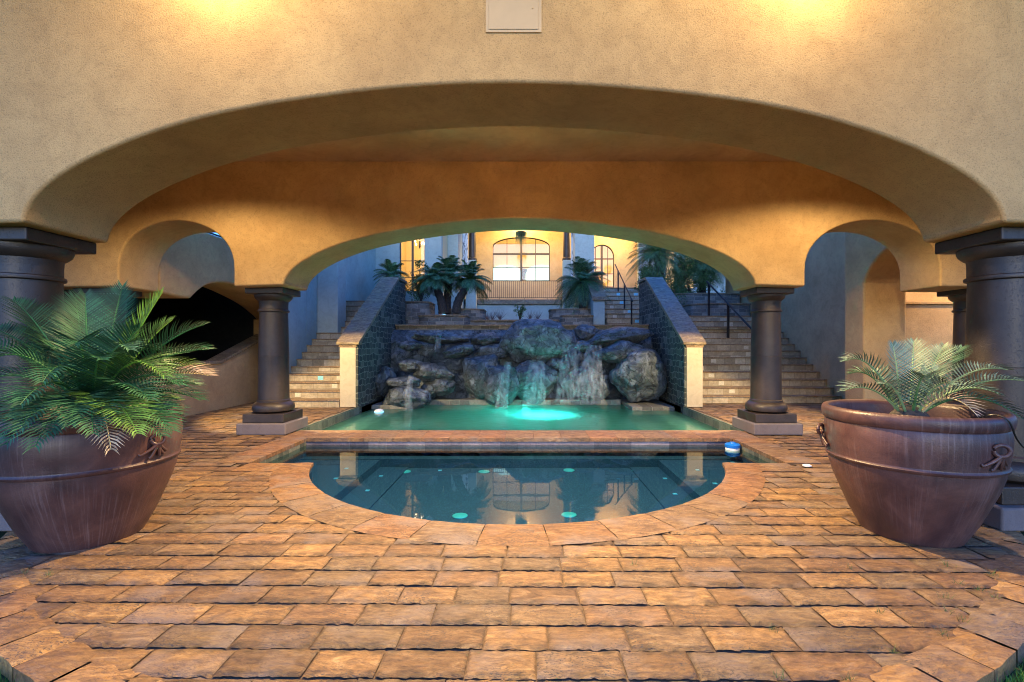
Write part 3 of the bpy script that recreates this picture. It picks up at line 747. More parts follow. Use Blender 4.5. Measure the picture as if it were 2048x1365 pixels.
# ------------------------------------------------------------------ rock waterfall
rf = None
def rock_face():
    m = MB(); nx, nz = 70, 44
    for j in range(nz+1):
        for i in range(nx+1):
            x = -3.94+7.88*i/nx; t = j/nz; z = -.3+2.25*t
            y = 13.35+1.05*t+.30*noise.noise(Vector((x*.9,t*2.2,4)))+.14*noise.noise(Vector((x*2.5,t*5,9)))+.05*noise.noise(Vector((x*7,t*14,2)))
            m.v.append((x,y,z))
    for j in range(nz):
        for i in range(nx):
            k = j*(nx+1)+i; m.f.append([k,k+1,k+nx+2,k+nx+1])
    k = len(m.v)
    m.v += [(-3.94,15.2,1.95),(3.94,15.2,1.95)]; m.f.append([nz*(nx+1)]+[nz*(nx+1)+i for i in range(1,nx+1)]+[k+1,k])
    tag(m.build('rock_face', M['rock'], smooth=80, fix=False), 'rough wet rock wall behind the waterfall boulders', 'rock wall')
rock_face()
def boulder(label, box, Y, ry, seed, tilt=0, sharp=.2, flat=0):
    x0,x1,y0,y1 = box; c = W((x0+x1)/2,(y0+y1)/2,Y); rx = (x1-x0)/2*Y/F*1.04; rz = (y1-y0)/2*Y/F*1.06
    bm = bmesh.new(); bmesh.ops.create_icosphere(bm, subdivisions=5, radius=1)
    rnd = random.Random(seed)
    planes = [(Vector((rnd.gauss(0,1),rnd.gauss(0,1),rnd.gauss(0,1))).normalized(), rnd.uniform(.74,.95)) for _ in range(14)]
    off = Vector((seed*3.7, seed*1.3, 0)); rot = Matrix.Rotation(R(tilt), 3, 'Y')
    for v in bm.verts:
        p = v.co.copy()
        for (nrm, d) in planes:
            e = p.dot(nrm)-d
            if e > 0: p -= nrm*e*.8
        d = .18*noise.noise(p*1.3+off)-.05*abs(noise.noise(p*4.5+off))+.08*noise.noise(p*3+off)+.035*noise.noise(p*7+off)
        d -= .09*max(0, .12-abs(noise.noise(p*1.9+off*2)))/.12*sharp*2
        d += .012*noise.noise(p*16+off)
        p = p*(1+d)
        p = Vector((p.x*rx, p.y*ry, p.z*rz)); v.co = rot @ p
    me = bpy.data.meshes.new('boulder'); bm.to_mesh(me); bm.free(); me.shade_smooth(); me.materials.append(M['rock'])
    o = bpy.data.objects.new('boulder', me); C.objects.link(o); o.location = c
    return tag(o, label, 'boulder', 'boulders of the rock waterfall')
boulder('largest pale boulder at the top centre of the waterfall', (1008,1148,640,728), 13.5, .75, 3, 4)
boulder('tall rounded boulder left of centre, wet and dark with pale streaks', (925,1010,705,795), 13.1, .6, 5)
boulder('leaning slab boulder dipping into the pool at the brightest light', (958,1040,725,816), 12.65, .42, 8, -12)
boulder('round boulder under the largest pale boulder, at pool level', (1022,1116,722,803), 13.0, .55, 12)
boulder('round boulder behind the water veil, right of centre', (1124,1222,738,806), 13.05, .5, 17)
boulder('big egg shaped boulder against the right stone wall', (1222,1328,700,806), 12.75, .6, 21, -18)
boulder('mossy overhanging boulder under the right upper slab', (1184,1292,684,730), 13.2, .6, 25, -6)
boulder('flat wet slab on top of the mossy right boulder', (1172,1304,656,694), 13.7, .65, 29, -8)
boulder('small flat rock between the largest boulder and the right slab', (1140,1190,682,704), 13.4, .4, 33)
boulder('jagged upright rock below the weir, right of the largest boulder', (1148,1200,650,686), 14.0, .4, 37, 12)
boulder('low rounded boulder at the left water edge by the floating light', (764,862,774,822), 12.4, .5, 41, 3)
boulder('flat pale slab resting on the lower left boulder', (770,840,754,778), 12.7, .45, 45)
boulder('small rounded rock near the left stone wall at mid height', (792,846,718,744), 13.2, .35, 49)
boulder('speckled boulder left of centre at mid height', (826,912,728,764), 13.2, .45, 53, 6)
boulder('dark boulder under the speckled left boulder', (862,912,755,790), 13.1, .4, 57)
boulder('dark boulder tucked between the two lower left boulders', (840,880,765,798), 13.15, .35, 58)
boulder('long flat ledge rock under the weir, left', (822,935,664,688), 13.7, .5, 61, 3)
boulder('right end of the upper ledge, rounded and streaked', (938,1004,666,692), 13.75, .5, 65, -3)
boulder('pale overhanging rock below the left ledge', (884,950,690,717), 13.35, .5, 69, -10)
boulder('small rock at the left end of the ledge by the stone wall', (798,845,682,702), 13.6, .4, 73)
boulder('wet rounded shelf rock between ledge and central boulders', (950,1022,688,722), 13.55, .45, 77)
boulder('narrow dark rock below the largest boulder, right side', (1090,1136,716,740), 13.2, .35, 81)
boulder('weathered rock leaning on the left stone wall low down', (750,792,735,790), 12.9, .35, 83, 10)
# weir and terrace walls
we = thing('weir_wall', 'stone weir with thin cap above the waterfall rocks', 'wall', (0,14.8,1.5)); o = Vector((0,14.8,1.5))
loc(MB().box(-3.92,3.92,14.55,14.85,1.2,2.08),o).build('wall', M['stone_y'], we)
loc(MB().box(-3.92,3.92,14.45,14.95,2.082,2.125),o).build('cap', M['cap'], we, bevel=.008)
we = thing('terrace_wall', 'low stone wall with pale cap behind the weir', 'wall', (0,16.5,1.5)); o = Vector((0,16.5,1.5))
loc(MB().box(-4.3,2.3,16.4,16.6,1.2,2.33),o).build('wall', M['stone_y'], we)
loc(MB().box(-4.3,2.3,16.34,16.66,2.332,2.38),o).build('cap', M['cap'], we, bevel=.008)
m = MB(); m.quad((-6.1,14.9,2.0),(8.2,14.9,2.0),(8.2,16.6,2.0),(-6.1,16.6,2.0)); m.quad((-6.1,16.6,2.3),(2.4,16.6,2.3),(2.4,23.4,2.45),(-6.1,23.4,2.45)); m.quad((4.66,15.95,2.4),(8.2,15.95,2.4),(8.2,26,2.9),(4.66,26,2.9))
tag(m.build('terrace_soil', M['soil'], fix=False), kind='structure')
def planter(label, px0, px1, pytop, Y, z0, depth=.7, bulge=.25, name='curved_planter'):
    a, b = W(px0,pytop,Y), W(px1,pytop,Y); zt = a.z; cx = (a.x+b.x)/2; r = (b.x-a.x)/2
    th = thing(name, label, 'planter', (cx,Y,z0), group='curved stone planters')
    pts = [(r*math.cos(t), -bulge*math.sin(t)) for t in [math.pi*i/18 for i in range(19)]]+[(-r,depth),(r,depth)]
    pts = pts[::-1]
    MB().prism(pts,'z',0,zt-z0-.05).build('wall', M['stone_y'], th, smooth=40)
    big = [(x*1.03,y-.03 if y < depth else y) for x,y in pts]
    MB().prism(big,'z',zt-z0-.049,zt-z0).build('cap', M['cap'], th, bevel=.006)
    return th
planter('tall curved stone planter beside the left stone wall top', 800,860,604,16.2,2.0,.9,.3)
planter('lower curved stone planter in front of the three palm trunks', 838,934,631,15.3,1.9,.8,.35)
planter('curved stone planter right of the palm trunks', 895,968,619,16.75,2.0,.9,.4)
planter('curved stone planter under the right palm', 1100,1190,619,16.9,2.0,.9,.4)
planter('lower curved planter left of the stucco post', 1122,1186,631,15.6,1.9,.6,.3)
planter('front curved planter at the top of the right stairs', 1380,1500,608,16.4,2.0,.9,.35)
planter('rear curved planter below the dark trees at right', 1346,1480,588,17.6,2.4,.9,.35)
po = thing('cheek_post', 'pale stucco post with sloping stone cap left of the upper flight', 'post', (2.62,16,1.6)); o = Vector((2.62,16,1.6))
loc(MB().prism([(15.95,1.6),(15.95,3.05),(17.9,4.1),(17.9,1.6)],'x',2.42,2.80),o).build('post', M['stucco_court'], po)
loc(MB().prism([(15.88,3.0),(15.88,3.14),(17.95,4.22),(17.95,4.12)],'x',2.36,2.86),o).build('cap', M['cap'], po, bevel=.01)
# water streams over the rocks
def stream(pts, w0, w1, seed):
    m = MB(); rnd = random.Random(seed); pts = crom(pts,6); k = len(pts); nn = 12
    for i, p in enumerate(pts):
        w = w0+(w1-w0)*i/(k-1)
        for j in range(nn+1):
            u = j/nn-.5
            m.v.append((p.x+u*w, p.y-.07*math.cos(u*math.pi)+.02*noise.noise(Vector((u*6,i*.15,seed))), p.z))
    for i in range(k-1):
        for j in range(nn):
            q = i*(nn+1)+j; m.f.append([q,q+1,q+nn+2,q+nn+1])
    o = m.build('waterfall_stream', M['veil'], smooth=60)
    so = o.modifiers.new('thick','SOLIDIFY'); so.thickness = .02
    tag(o, kind='structure'); return o
stream([W(1150,690,13.1),W(1143,702,12.9),W(1138,730,12.75),W(1136,762,12.6),W(1134,804,12.4)],.38,.62,1)
stream([W(1190,692,12.9),W(1185,715,12.7),W(1182,750,12.5),W(1180,808,12.3)],.35,.75,2)
stream([W(1018,725,12.5),W(1010,755,12.25),W(1006,785,12.12),W(1002,818,12.05)],.12,.32,3)
stream([W(1075,722,12.7),W(1072,750,12.45),W(1070,780,12.35),W(1068,812,12.2)],.4,.6,4)
stream([W(878,668,13.2),W(876,690,13.1),W(875,705,13.0)],.10,.14,5)
stream([W(822,752,12.2),W(818,780,11.95),W(816,824,11.85)],.10,.24,6)
# ------------------------------------------------------------------ house
ho = thing('house', 'yellow lit stucco house with arched windows above the waterfall', 'house', (0,25,3.76)); HO = Vector((0,25,3.76))
def wall_holes(x0,x1,z0,z1,y,th,holes):
    """wall facing -y; holes: (hx0,hx1,hz0,spring,apex)"""
    m = MB(); cur = x0
    for (a,b,h0,sp,ax) in sorted(holes):
        m.box(cur,a,y,y+th,z0,z1)
        if h0 > z0+.01: m.box(a,b,y,y+th,z0,h0)
        n = 20; c = (a+b)/2; r = (b-a)/2; pr = [(a,sp)]
        for i in range(n+1):
            t = math.pi*(1-i/n); pr.append((c+r*math.cos(t), sp+(ax-sp)*math.sin(t)))
        pr += [(b,z1),(a,z1)]
        pr = [pr[0]]+pr[2:]
        m.prism(pr,'y',y,y+th); cur = b
    m.box(cur,x1,y,y+th,z0,z1); return m
WX0,WX1 = -1.64,1.42
loc(wall_holes(-3.0,6.2,3.0,9.5,25,.3,[(WX0,WX1,4.92,6.75,7.25),(3.55,4.85,3.77,6.2,6.85)]),HO).build('porch_wall', M['stucco_house'], ho)
def window(x0,x1,z0,sp,ax,y,nx,trans,par,heavy=.07,name='window'):
    w = MB(); c=(x0+x1)/2; r=(x1-x0)/2
    def top(x): return sp+(ax-sp)*math.sqrt(max(0,1-((x-c)/r)**2)) if ax > sp else sp
    arc = [(x0,z0)]+[(c-r*math.cos(math.pi*i/20), sp+(ax-sp)*math.sin(math.pi*i/20)) for i in range(21)]+[(x1,z0),(x0,z0)]
    for p, q in zip(arc, arc[1:]):
        w.tube([(p[0],y,p[1]),(q[0],y,q[1])], heavy*.6, 4)
    for i in range(1,nx):
        x = x0+(x1-x0)*i/nx; h = heavy*.8 if (nx%2==0 and i==nx//2) else .016
        w.box(x-h,x+h,y-.03,y+.03,z0,top(x)-.01)
    for z,h in trans: w.box(x0,x1,y-.032,y+.032,z-h,z+h)
    f = loc(w,HO).build(name, M['wood_frame'], par)
    g = MB(); poly = arc[:-1]
    g.prism(poly,'y',y-.004,y+.004); loc(g,HO).build('pane', M['glass'], f)
    return f
window(WX0,WX1,4.92,6.75,7.25,25.12,4,[(6.36,.05),(5.65,.016)],ho)
window(3.55,4.85,3.80,6.2,6.85,25.12,4,[(4.6,.02),(5.3,.02),(6.1,.03)],ho,name='door')
# rooms behind the glass
def room(x0,x1,y0,y1,z0,z1,name,par,o):
    m = MB(); e = .12
    m.box(x0,x1,y1,y1+e,z0,z1); m.box(x0-e,x0,y0,y1+e,z0,z1); m.box(x1,x1+e,y0,y1+e,z0,z1); m.box(x0-e,x1+e,y0,y1+e,z1,z1+e); m.box(x0-e,x1+e,y0,y1+e,z0-e,z0)
    return loc(m,o).build(name, M['room_paint'], par)
room(-2.6,6.1,25.32,30,3.9,8.3,'room',ho,HO)
# far windows of the room, seen through the front glass: sky and brown columns
def arch_panel(x0,x1,z0,sp,ax,y,mat,name):
    c=(x0+x1)/2; r=(x1-x0)/2
    pts = [(x0,z0)]+[(c-r*math.cos(math.pi*i/20), sp+(ax-sp)*math.sin(math.pi*i/20)) for i in range(21)]+[(x1,z0)]
    return loc(MB().prism(pts,'y',y,y+.03),HO).build(name, M[mat], ho)
arch_panel(-2.1,-.15,4.3,6.1,6.6,29.92,'day_window','far_window'); arch_panel(.15,2.1,4.3,6.1,6.6,29.92,'day_window','far_window'); arch_panel(3.4,4.2,4.3,5.6,6.2,29.92,'day_window','far_window')
loc(MB().lathe([(.14,4.3),(.12,6.0),(.22,6.15),(.22,6.3)],16,0,29.7),HO).build('room_column', M['fixture'], ho)
# piers and dark columns of the porch
loc(MB().box(-3.45,-2.92,21,24.9,2.3,9),HO).build('pier', M['stucco_court'], ho)
loc(MB().box(2.42,3.35,22,22.8,2.3,9),HO).build('pier', M['stucco_court'], ho)
for s,x in ((-1,-2.56),(1,2.20)):
    loc(MB().box(x-.26,x+.26,22.9,23.4,2.4,5.65),HO).build('pedestal', M['stucco_court'], ho, bevel=.02)
    loc(MB().lathe([(.22,5.651),(.22,5.75),(.17,5.8),(.16,9)],20,x-s*.05,23.15),HO).build('porch_column', M['cantera'], ho, smooth=40)
    loc(MB().box(*sorted((x+s*.12,x+s*.42)),22.6,22.88,4.0,9),HO).build('lit_side_strip', M['streak'], ho)  # strip painted pale for the blue-lit outer side of the column
# porch floor edge, retaining wall, railing
loc(MB().box(-2.92,2.42,23.3,25,3.52,3.755),HO).build('porch_slab', M['cap'], ho)
loc(MB().box(-2.92,2.42,23.42,23.7,2.2,3.515),HO).build('porch_base', M['stucco_court'], ho)
loc(MB().box(2.43,6.3,18.8,25,3.3,3.755),HO).build('door_landing', M['tread'], ho)
loc(MB().box(-2.9,6.1,23.0,23.25,7.35,8.595),HO).build('lamp_screen_beam', M['stucco_house'], ho)  # unseen beam added to keep the porch lamps out of the spa reflection
loc(MB().box(-3.0,6.3,23.0,31,8.6,8.9),HO).build('porch_roof', M['stucco_house'], ho)
rl = MB(); rl.box(-2.3,1.95,23.44,23.47,4.68,4.71).box(-2.3,1.95,23.445,23.465,3.84,3.865)
for i in range(43):
    x = -2.28+i*.0995; rl.box(x-.008,x+.008,23.448,23.462,3.86,4.69)
for x in (-1.2,.05,1.2): rl.box(x-.012,x+.012,23.44,23.47,3.756,3.85)
loc(rl,HO).build('railing', M['iron'], ho)
# left wing with lit window
lg = thing('house_wing', 'pale blue lit house wing with a tall window showing a chandelier, left', 'house', (-4.8,19.5,2.9)); HO_, HO = HO, Vector((-4.8,19.5,2.9))
loc(wall_holes(-6.115,-3.38,2.0,9,19.45,.3,[(-5.12,-4.08,3.72,8.0,8.01)]),HO).build('wall', M['stucco_court'], lg)
window(-5.12,-4.08,3.72,8.0,8.0,19.56,2,[(6.2,.012),(5.0,.012),(7.0,.012),(4.3,.012)],lg,.05)
room(-6.0,-3.5,19.77,24,3.4,8.3,'room',lg,HO)
pts=[(-4.35+.28*math.cos(t),) for t in (0,)]
loc(MB().prism([(-4.30,4.4)]+[(-4.05-.25*math.cos(math.pi*i/12),5.7+.35*math.sin(math.pi*i/12)) for i in range(13)]+[(-3.80,4.4)],'y',23.9,23.97),HO).build('niche', M['panel_paint'], lg)
cd = loc(MB().tube([(-4.72,21.4,8.2),(-4.72,21.4,6.3)],.015,6).lathe([(.02,5.9),(.05,6.0),(.02,6.35)],10,-4.72,21.4),HO).build('chandelier', M['fixture'], lg)
for i in range(7):
    a = i*.9; loc(MB().lathe([(.001,-.05),(.035,0),(.001,.06)],8,0,0,False),Vector((0,0,0))).build('bulb', M['lamp_glow'], cd, loc=(-4.72+4.8+.2*math.cos(a),21.4-19.5+.2*math.sin(a),6.1-2.9+.1*(i%3)))
HO = HO_
# right background wing behind the trees
rg = thing('garden_wing', 'dim house wing with warm windows behind the dark trees at right', 'house', (7.5,24,2.9)); o = Vector((7.5,24,2.9))
loc(wall_holes(5.9,13,2.4,9,24,.3,[(7.3,7.75,4.4,6.6,6.61),(8.3,8.75,4.4,6.6,6.61)]),o).build('wall', M['stucco_court'], rg)
for x in (7.3,8.3): loc(MB().box(x,x+.45,24.15,24.18,4.4,6.6),o).build('window', emit('lit_window_%d'%int(x),(1,.62,.25),.1), rg)
# ------------------------------------------------------------------ plants
def frond_mesh(base, tip, lift, leaf_len, pairs, droop=.15, width=.007, vang=.5, start=.12, upv=Vector((0,0,1)), seed=0):
    m = MB(); m.cc = []; rnd = random.Random(seed)
    base, tip = Vector(base), Vector(tip); ctl = base+(tip-base)*.5+Vector((0,0,lift))
    def P(t): return base*(1-t)**2+ctl*2*t*(1-t)+tip*t*t
    ts = [i/14 for i in range(15)]
    m.tube([P(t) for t in ts], [.012*(1-.8*t) for t in ts], 4); m.cc += [(1.6,1.6,1.0)]*len(m.v)
    for i in range(pairs):
        t = start+(1-start)*(i+.5)/pairs; p = P(t); T = (P(min(1,t+.02))-P(max(0,t-.02))).normalized()
        S = T.cross(upv)
        if S.length < .05: S = T.cross(Vector((0,-1,.2)))
        S.normalize(); U = S.cross(T).normalized()
        prof = math.sin(math.pi*min(1,(.14+.85*(t-start)/(1-start))))**.8
        Ln = leaf_len*max(.22,prof)*rnd.uniform(.9,1.08)
        fw_ = .40+.95*t*t
        for sgn in (-1,1):
            D = (S*sgn + T*fw_ + U*vang*rnd.uniform(.85,1.15)).normalized()
            mid = p+D*Ln*.5; end = p+D*Ln*.98+Vector((0,0,-droop*Ln))+T*.02
            wv = T.cross(D).cross(D).normalized()*width if T.cross(D).length > .01 else U*width
            n = len(m.v)
            m.v += [tuple(p-wv*.6),tuple(p+wv*.6),tuple(mid+wv),tuple(mid-wv),tuple(end)]
            m.f += [[n,n+1,n+2,n+3],[n+3,n+2,n+4]]
            sh = rnd.uniform(.5,1.5); m.cc += [(sh,sh*rnd.uniform(.92,1.08),sh)]*5
    return m
def sago(label, c, tips, leaf_len, mats, seed, dry=()):
    th = thing('sago_palm', label, 'sago palm', c); cv = Vector(c); rnd = random.Random(seed)
    prof = [(.13,-.06),(.15,0),(.14,.06),(.09,.12),(.03,.15)]
    MB().lathe(prof,16).build('trunk', M['bark'], th, smooth=60)
    for k,(px,py,dy,lift) in enumerate(tips):
        tip = W(px,py,cv.y+dy)-cv
        a = math.atan2(tip.y,tip.x); base = Vector((.07*math.cos(a),.07*math.sin(a),.08))
        mt = mats[k%len(mats)] if k not in dry else 'sago_dry'
        ln = (tip-base).length
        frond_mesh(base,tip,lift,leaf_len*min(1.1,.55+.5*ln),max(14,int(ln*.9/.0215)),.10,.0058,.42,.10,seed=seed+k).paint('frond', M[mt], th)
LP = (-3.34,3.70,.92)
tips = [(25,600,.15,.22),(150,592,.25,.12),(170,588,.1,.15),(245,572,.35,.1),(325,585,.25,.12),(408,650,.25,.22),(414,700,.05,.25),(420,752,.0,.22),(400,800,-.12,.2),(345,862,-.42,.28),(222,900,-.62,.34),(100,872,-.78,.3),(12,890,-.78,.34),(-50,770,-.35,.3),(-70,700,-.15,.34),(-40,655,.1,.3),(330,752,-.42,.42),(85,765,-.7,.4),(-60,850,-.45,.26),(-30,905,-.7,.3),(70,895,-.85,.32),(280,655,-.05,.2),(345,640,.45,.15),(200,640,.4,.1),(85,640,.45,.15),(380,705,.4,.2),(300,800,-.55,.3),(360,770,-.25,.3),(395,730,.3,.18),(-20,720,-.4,.36),(40,810,-.8,.34),(260,700,-.35,.4),(150,690,-.35,.4),(350,830,-.2,.16),(275,868,-.68,.28),(60,690,.3,.2),(205,720,-.5,.3),(120,620,.4,.1),(140,850,-.78,.28),(185,868,-.78,.28),(245,850,-.6,.25),(325,872,-.5,.22),(40,858,-.82,.32),(395,770,.1,.15),(310,700,.1,.3),(100,700,0,.35),(355,800,.2,.1)]
sago('large dark green sago palm with many fronds spilling over the left pot', LP, tips, .30, ['sago','sago_blue','sago','sago','sago_young','sago'], 11, dry=(7,10))
RP = (3.20,3.79,.86)
tips = [(1692,722,.1,.32),(1700,748,.25,.25),(1688,782,-.05,.2),(1828,682,.2,.08),(1785,688,.15,.14),(1925,694,.25,.12),(1888,690,.3,.05),(2015,740,.0,.26),(2060,764,-.15,.22),(2045,838,-.25,.3),(1955,832,-.42,.26),(1740,745,.3,.2),(1765,768,-.3,.16),(1850,752,-.3,.16),(1905,770,-.35,.2),(1880,735,.1,.1),(2000,790,-.3,.24)]
sago('small grey green sago palm with sparse open fronds in the right pot', RP, tips, .24, ['sago_pale','sago_blue','sago_pale','sago_pale'], 31, dry=(10,))
# pots
def pot(label, x, y, rz, lugs):
    th = thing('terracotta_pot', label, 'pot', (x,y,0), rz, 'big terracotta pots beside the spa')
    prof = [(.001,.0),(.335,.0),(.345,.02),(.413,.15),(.470,.29),(.522,.42),(.553,.53),(.557,.575),(.575,.585),(.578,.60),(.568,.612),(.568,.62),(.582,.70),(.588,.79),(.583,.875),(.578,.885),(.594,.895),(.603,.93),(.603,.965),(.592,.988),(.57,.995),(.548,.985),(.535,.955),(.532,.85),(.52,.7),(.001,.69)]
    MB().lathe(prof,72,cap=False).build('body', M['terracotta'], th, smooth=50)
    m = MB(); 
    for i in range(10): pass
    MB().lathe([(.53,.845),(.4,.86),(.2,.88),(.001,.885)],40,cap=False).build('soil', M['soil'], th, smooth=60)
    for a in lugs:
        lg_ = MB(); ca, sa = math.cos(a), math.sin(a)
        def q(u, v, d): # u along the rim, v up, d out of the wall
            r = .585+d; aa = a+u/.585; return (r*math.cos(aa), r*math.sin(aa), v)
        ring = [q(.035*math.cos(t), .775+.04*math.sin(t), .03+.025*math.cos(t*1)) for t in [2*math.pi*i/14 for i in range(15)]]
        lg_.tube(ring,.014,8)
        for k,(u1,v1,u2,v2) in enumerate([(-.05,.70,-.11,.67),(-.02,.68,-.04,.635),(.02,.68,.035,.64),(.05,.70,.10,.665),(.03,.69,.075,.645)]):
            lg_.tube([tuple(Vector(z)) for z in crom([q(0,.74,.03),q(u1,v1,.016),q(u2,v2,.004),q(u2*1.05,v2+.012,.002)],4)],[.014-.007*i/12 for i in range(13)],7)
        lg_.build('lug_handle', M['terracotta'], th, smooth=60)
    return th
pot('big round terracotta pot at the right holding the small sago palm', RP[0], RP[1], 0, [R(156), R(-77)])
pot('big round terracotta pot at the left under the large sago palm', LP[0], LP[1], 0, [R(-9), R(-140)])
# irrigation hose over the rim of the right pot
pr = Vector((RP[0],RP[1],0))
a = R(-70)
h = [pr+Vector((.1,-.3,.89)), pr+Vector((.50*math.cos(a),.50*math.sin(a),1.0)), pr+Vector((.605*math.cos(a),.605*math.sin(a),.985)), pr+Vector((.615*math.cos(a+.15),.615*math.sin(a+.15),.86)), pr+Vector((.63*math.cos(a+.35),.63*math.sin(a+.35),.78)), pr+Vector((.75*math.cos(a+.8),.75*math.sin(a+.8),.66)), pr+Vector((.86*math.cos(a+1.0),.86*math.sin(a+1.0),.35)), pr+Vector((.66,-.38,.10)), pr+Vector((.68,-.50,-.06))]
tag(MB().tube(crom([tuple(v) for v in h],6),.006,6).build('irrigation_hose', M['hose'], smooth=60), 'thin black irrigation hose over the rim of the right pot', 'hose')
# date palms and bushes of the court
def palm(label, crown, base, rad, seed, n=46, fr=.16, name='date_palm', cat='palm', mat='palm', low=-.5):
    b, c = Vector(base), Vector(crown); th = thing(name, label, cat, b); rnd = random.Random(seed)
    d = c-b
    side = Vector((d.x*.0,0,0))
    pts = crom([(0,0,0), tuple(d*.35+Vector((-d.x*.18,0,0))), tuple(d*.7+Vector((-d.x*.08,0,0))), tuple(d)],6)
    k = len(pts); MB().tube(pts,[.15-.05*i/k+.018*(i%2) for i in range(k)],10).build('trunk', M['bark'], th, smooth=60)
    m = MB(); m.cc = []
    for i in range(n):
        az = i*2.399+rnd.uniform(-.2,.2); el = rnd.uniform(low,1.25); ln = rad*rnd.uniform(.85,1.1)
        tip = Vector((math.cos(az)*math.cos(el),math.sin(az)*math.cos(el),math.sin(el)))*ln
        f = frond_mesh(d, d+tip+Vector((0,0,-.45*ln*math.cos(el))), .26*ln, rad*.34, 34, .45, .0075, .25, .08, seed=seed+i)
        nv = len(m.v); m.v += f.v; m.cc += f.cc; m.f += [[q+nv for q in ff] for ff in f.f]
    m.paint('crown', M[mat], th)
palm('left of the three palms leaning together in the planter', W(866,556,16.2), W(886,628,16.3), .75, 101)
palm('middle of the three palms leaning together in the planter', W(900,548,16.6), W(893,628,16.5), .85, 102)
palm('right of the three palms leaning together in the planter', W(940,560,16.1), W(912,626,16.2), .78, 103)
palm('palm against the blue court wall above the left stone wall', W(783,552,17.6), W(790,630,17.6), .75, 104)
palm('bushy palm right of the porch beside the stucco post', W(1162,565,17.2), W(1166,640,17.2), 1.1, 105, 70, low=-.9)
palm('tall dark palm with drooping fronds above the right stone wall', W(1312,508,18.6), W(1330,610,18.6), 1.2, 106, 60)
palm('dark palm behind the handrail, half hidden by the arch', W(1405,530,19.2), W(1405,610,19.2), 1.2, 107, 60)
def bush(label, c, rx, rz, n, seed, lf=.07, mat='bush', name='shrub'):
    th = thing(name, label, 'shrub', c); rnd = random.Random(seed); m = MB(); st = MB()
    for i in range(7):
        a = rnd.uniform(0,6.28); st.tube([(0,0,-rz*.9),(rx*.3*math.cos(a),rx*.3*math.sin(a),-.1*rz),(rx*.6*math.cos(a),rx*.6*math.sin(a),rz*.55)],[.03,.02,.008],5)
    st.build('stem', M['bark'], th)
    cl = [(Vector((rnd.gauss(0,.42)*rx,rnd.gauss(0,.42)*rx,rnd.gauss(0,.42)*rz)), rnd.uniform(.2,.45)*rx) for _ in range(16)]
    for i in range(n):
        cc, r = rnd.choice(cl); p = cc+Vector((rnd.gauss(0,1),rnd.gauss(0,1),rnd.gauss(0,1))).normalized()*r*rnd.uniform(.5,1.05)
        d1 = Vector((rnd.gauss(0,1),rnd.gauss(0,1),rnd.gauss(0,.6))).normalized(); d2 = d1.cross(Vector((rnd.gauss(0,1),rnd.gauss(0,1),rnd.gauss(0,1)))).normalized()
        l = lf*rnd.uniform(.6,1.2); m.quad(p, p+d1*l*.5+d2*l*.28, p+d1*l, p+d1*l*.5-d2*l*.28)
    m.build('foliage', M[mat], th, fix=False)
bush('leafy shrub below the lit window of the left wing', W(842,566,18.4), .75, .85, 2600, 1)
bush('dark leafy shrub right behind the right stone wall', W(1312,566,18), .95, 1.05, 9000, 2)
bush('dark shrub behind the rear right planter', W(1385,566,18.9), 1.2, 1.1, 9000, 3)
bush('dark shrub between the two right palms', W(1350,545,19.8), 1.5, 1.7, 12000, 5)
bush('small upright plant on the terrace below the porch railing', W(1040,624,18), .22, .34, 500, 4, .06)
# dry grasses on the terrace
m = MB(); rnd = random.Random(5)
for (px,py) in ((985,638),(1000,638),(975,639),(1075,638),(1060,638)):
    c = W(px,py,17.0)
    for i in range(40):
        a = rnd.uniform(0,6.28); r = rnd.uniform(.05,.35); h = rnd.uniform(.1,.42)
        m.tri((c.x-.006,c.y,c.z-.05),(c.x+.006,c.y,c.z-.05),(c.x+r*math.cos(a),c.y+r*math.sin(a),c.z+h))
tag(m.build('dry_grasses', plain('dry_grass',(.12,.09,.09),.9), fix=False), kind='stuff')
# hanging basket in front of the window
hb = thing('hanging_basket', 'hanging basket of trailing stems in front of the arched window', 'hanging basket', W(1042,470,22.5)); 
MB().tube([(0,0,1.6),(0,0,.15)],.012,6).build('chain', M['iron'], hb)
MB().lathe([(.02,-.12),(.17,-.05),(.24,.08),(.26,.12),(.22,.14)],20).build('basket', M['fixture'], hb, smooth=50)
m = MB(); rnd = random.Random(3)
for i in range(150):
    a = rnd.uniform(0,6.28); r = rnd.uniform(.05,.3); l = rnd.uniform(.15,.75)
    m.tri((r*math.cos(a)-.008,r*math.sin(a),.1),(r*math.cos(a)+.008,r*math.sin(a),.1),(r*1.1*math.cos(a),r*1.1*math.sin(a),.1-l))
m.build('trailing_stems', M['weed'], hb, fix=False)
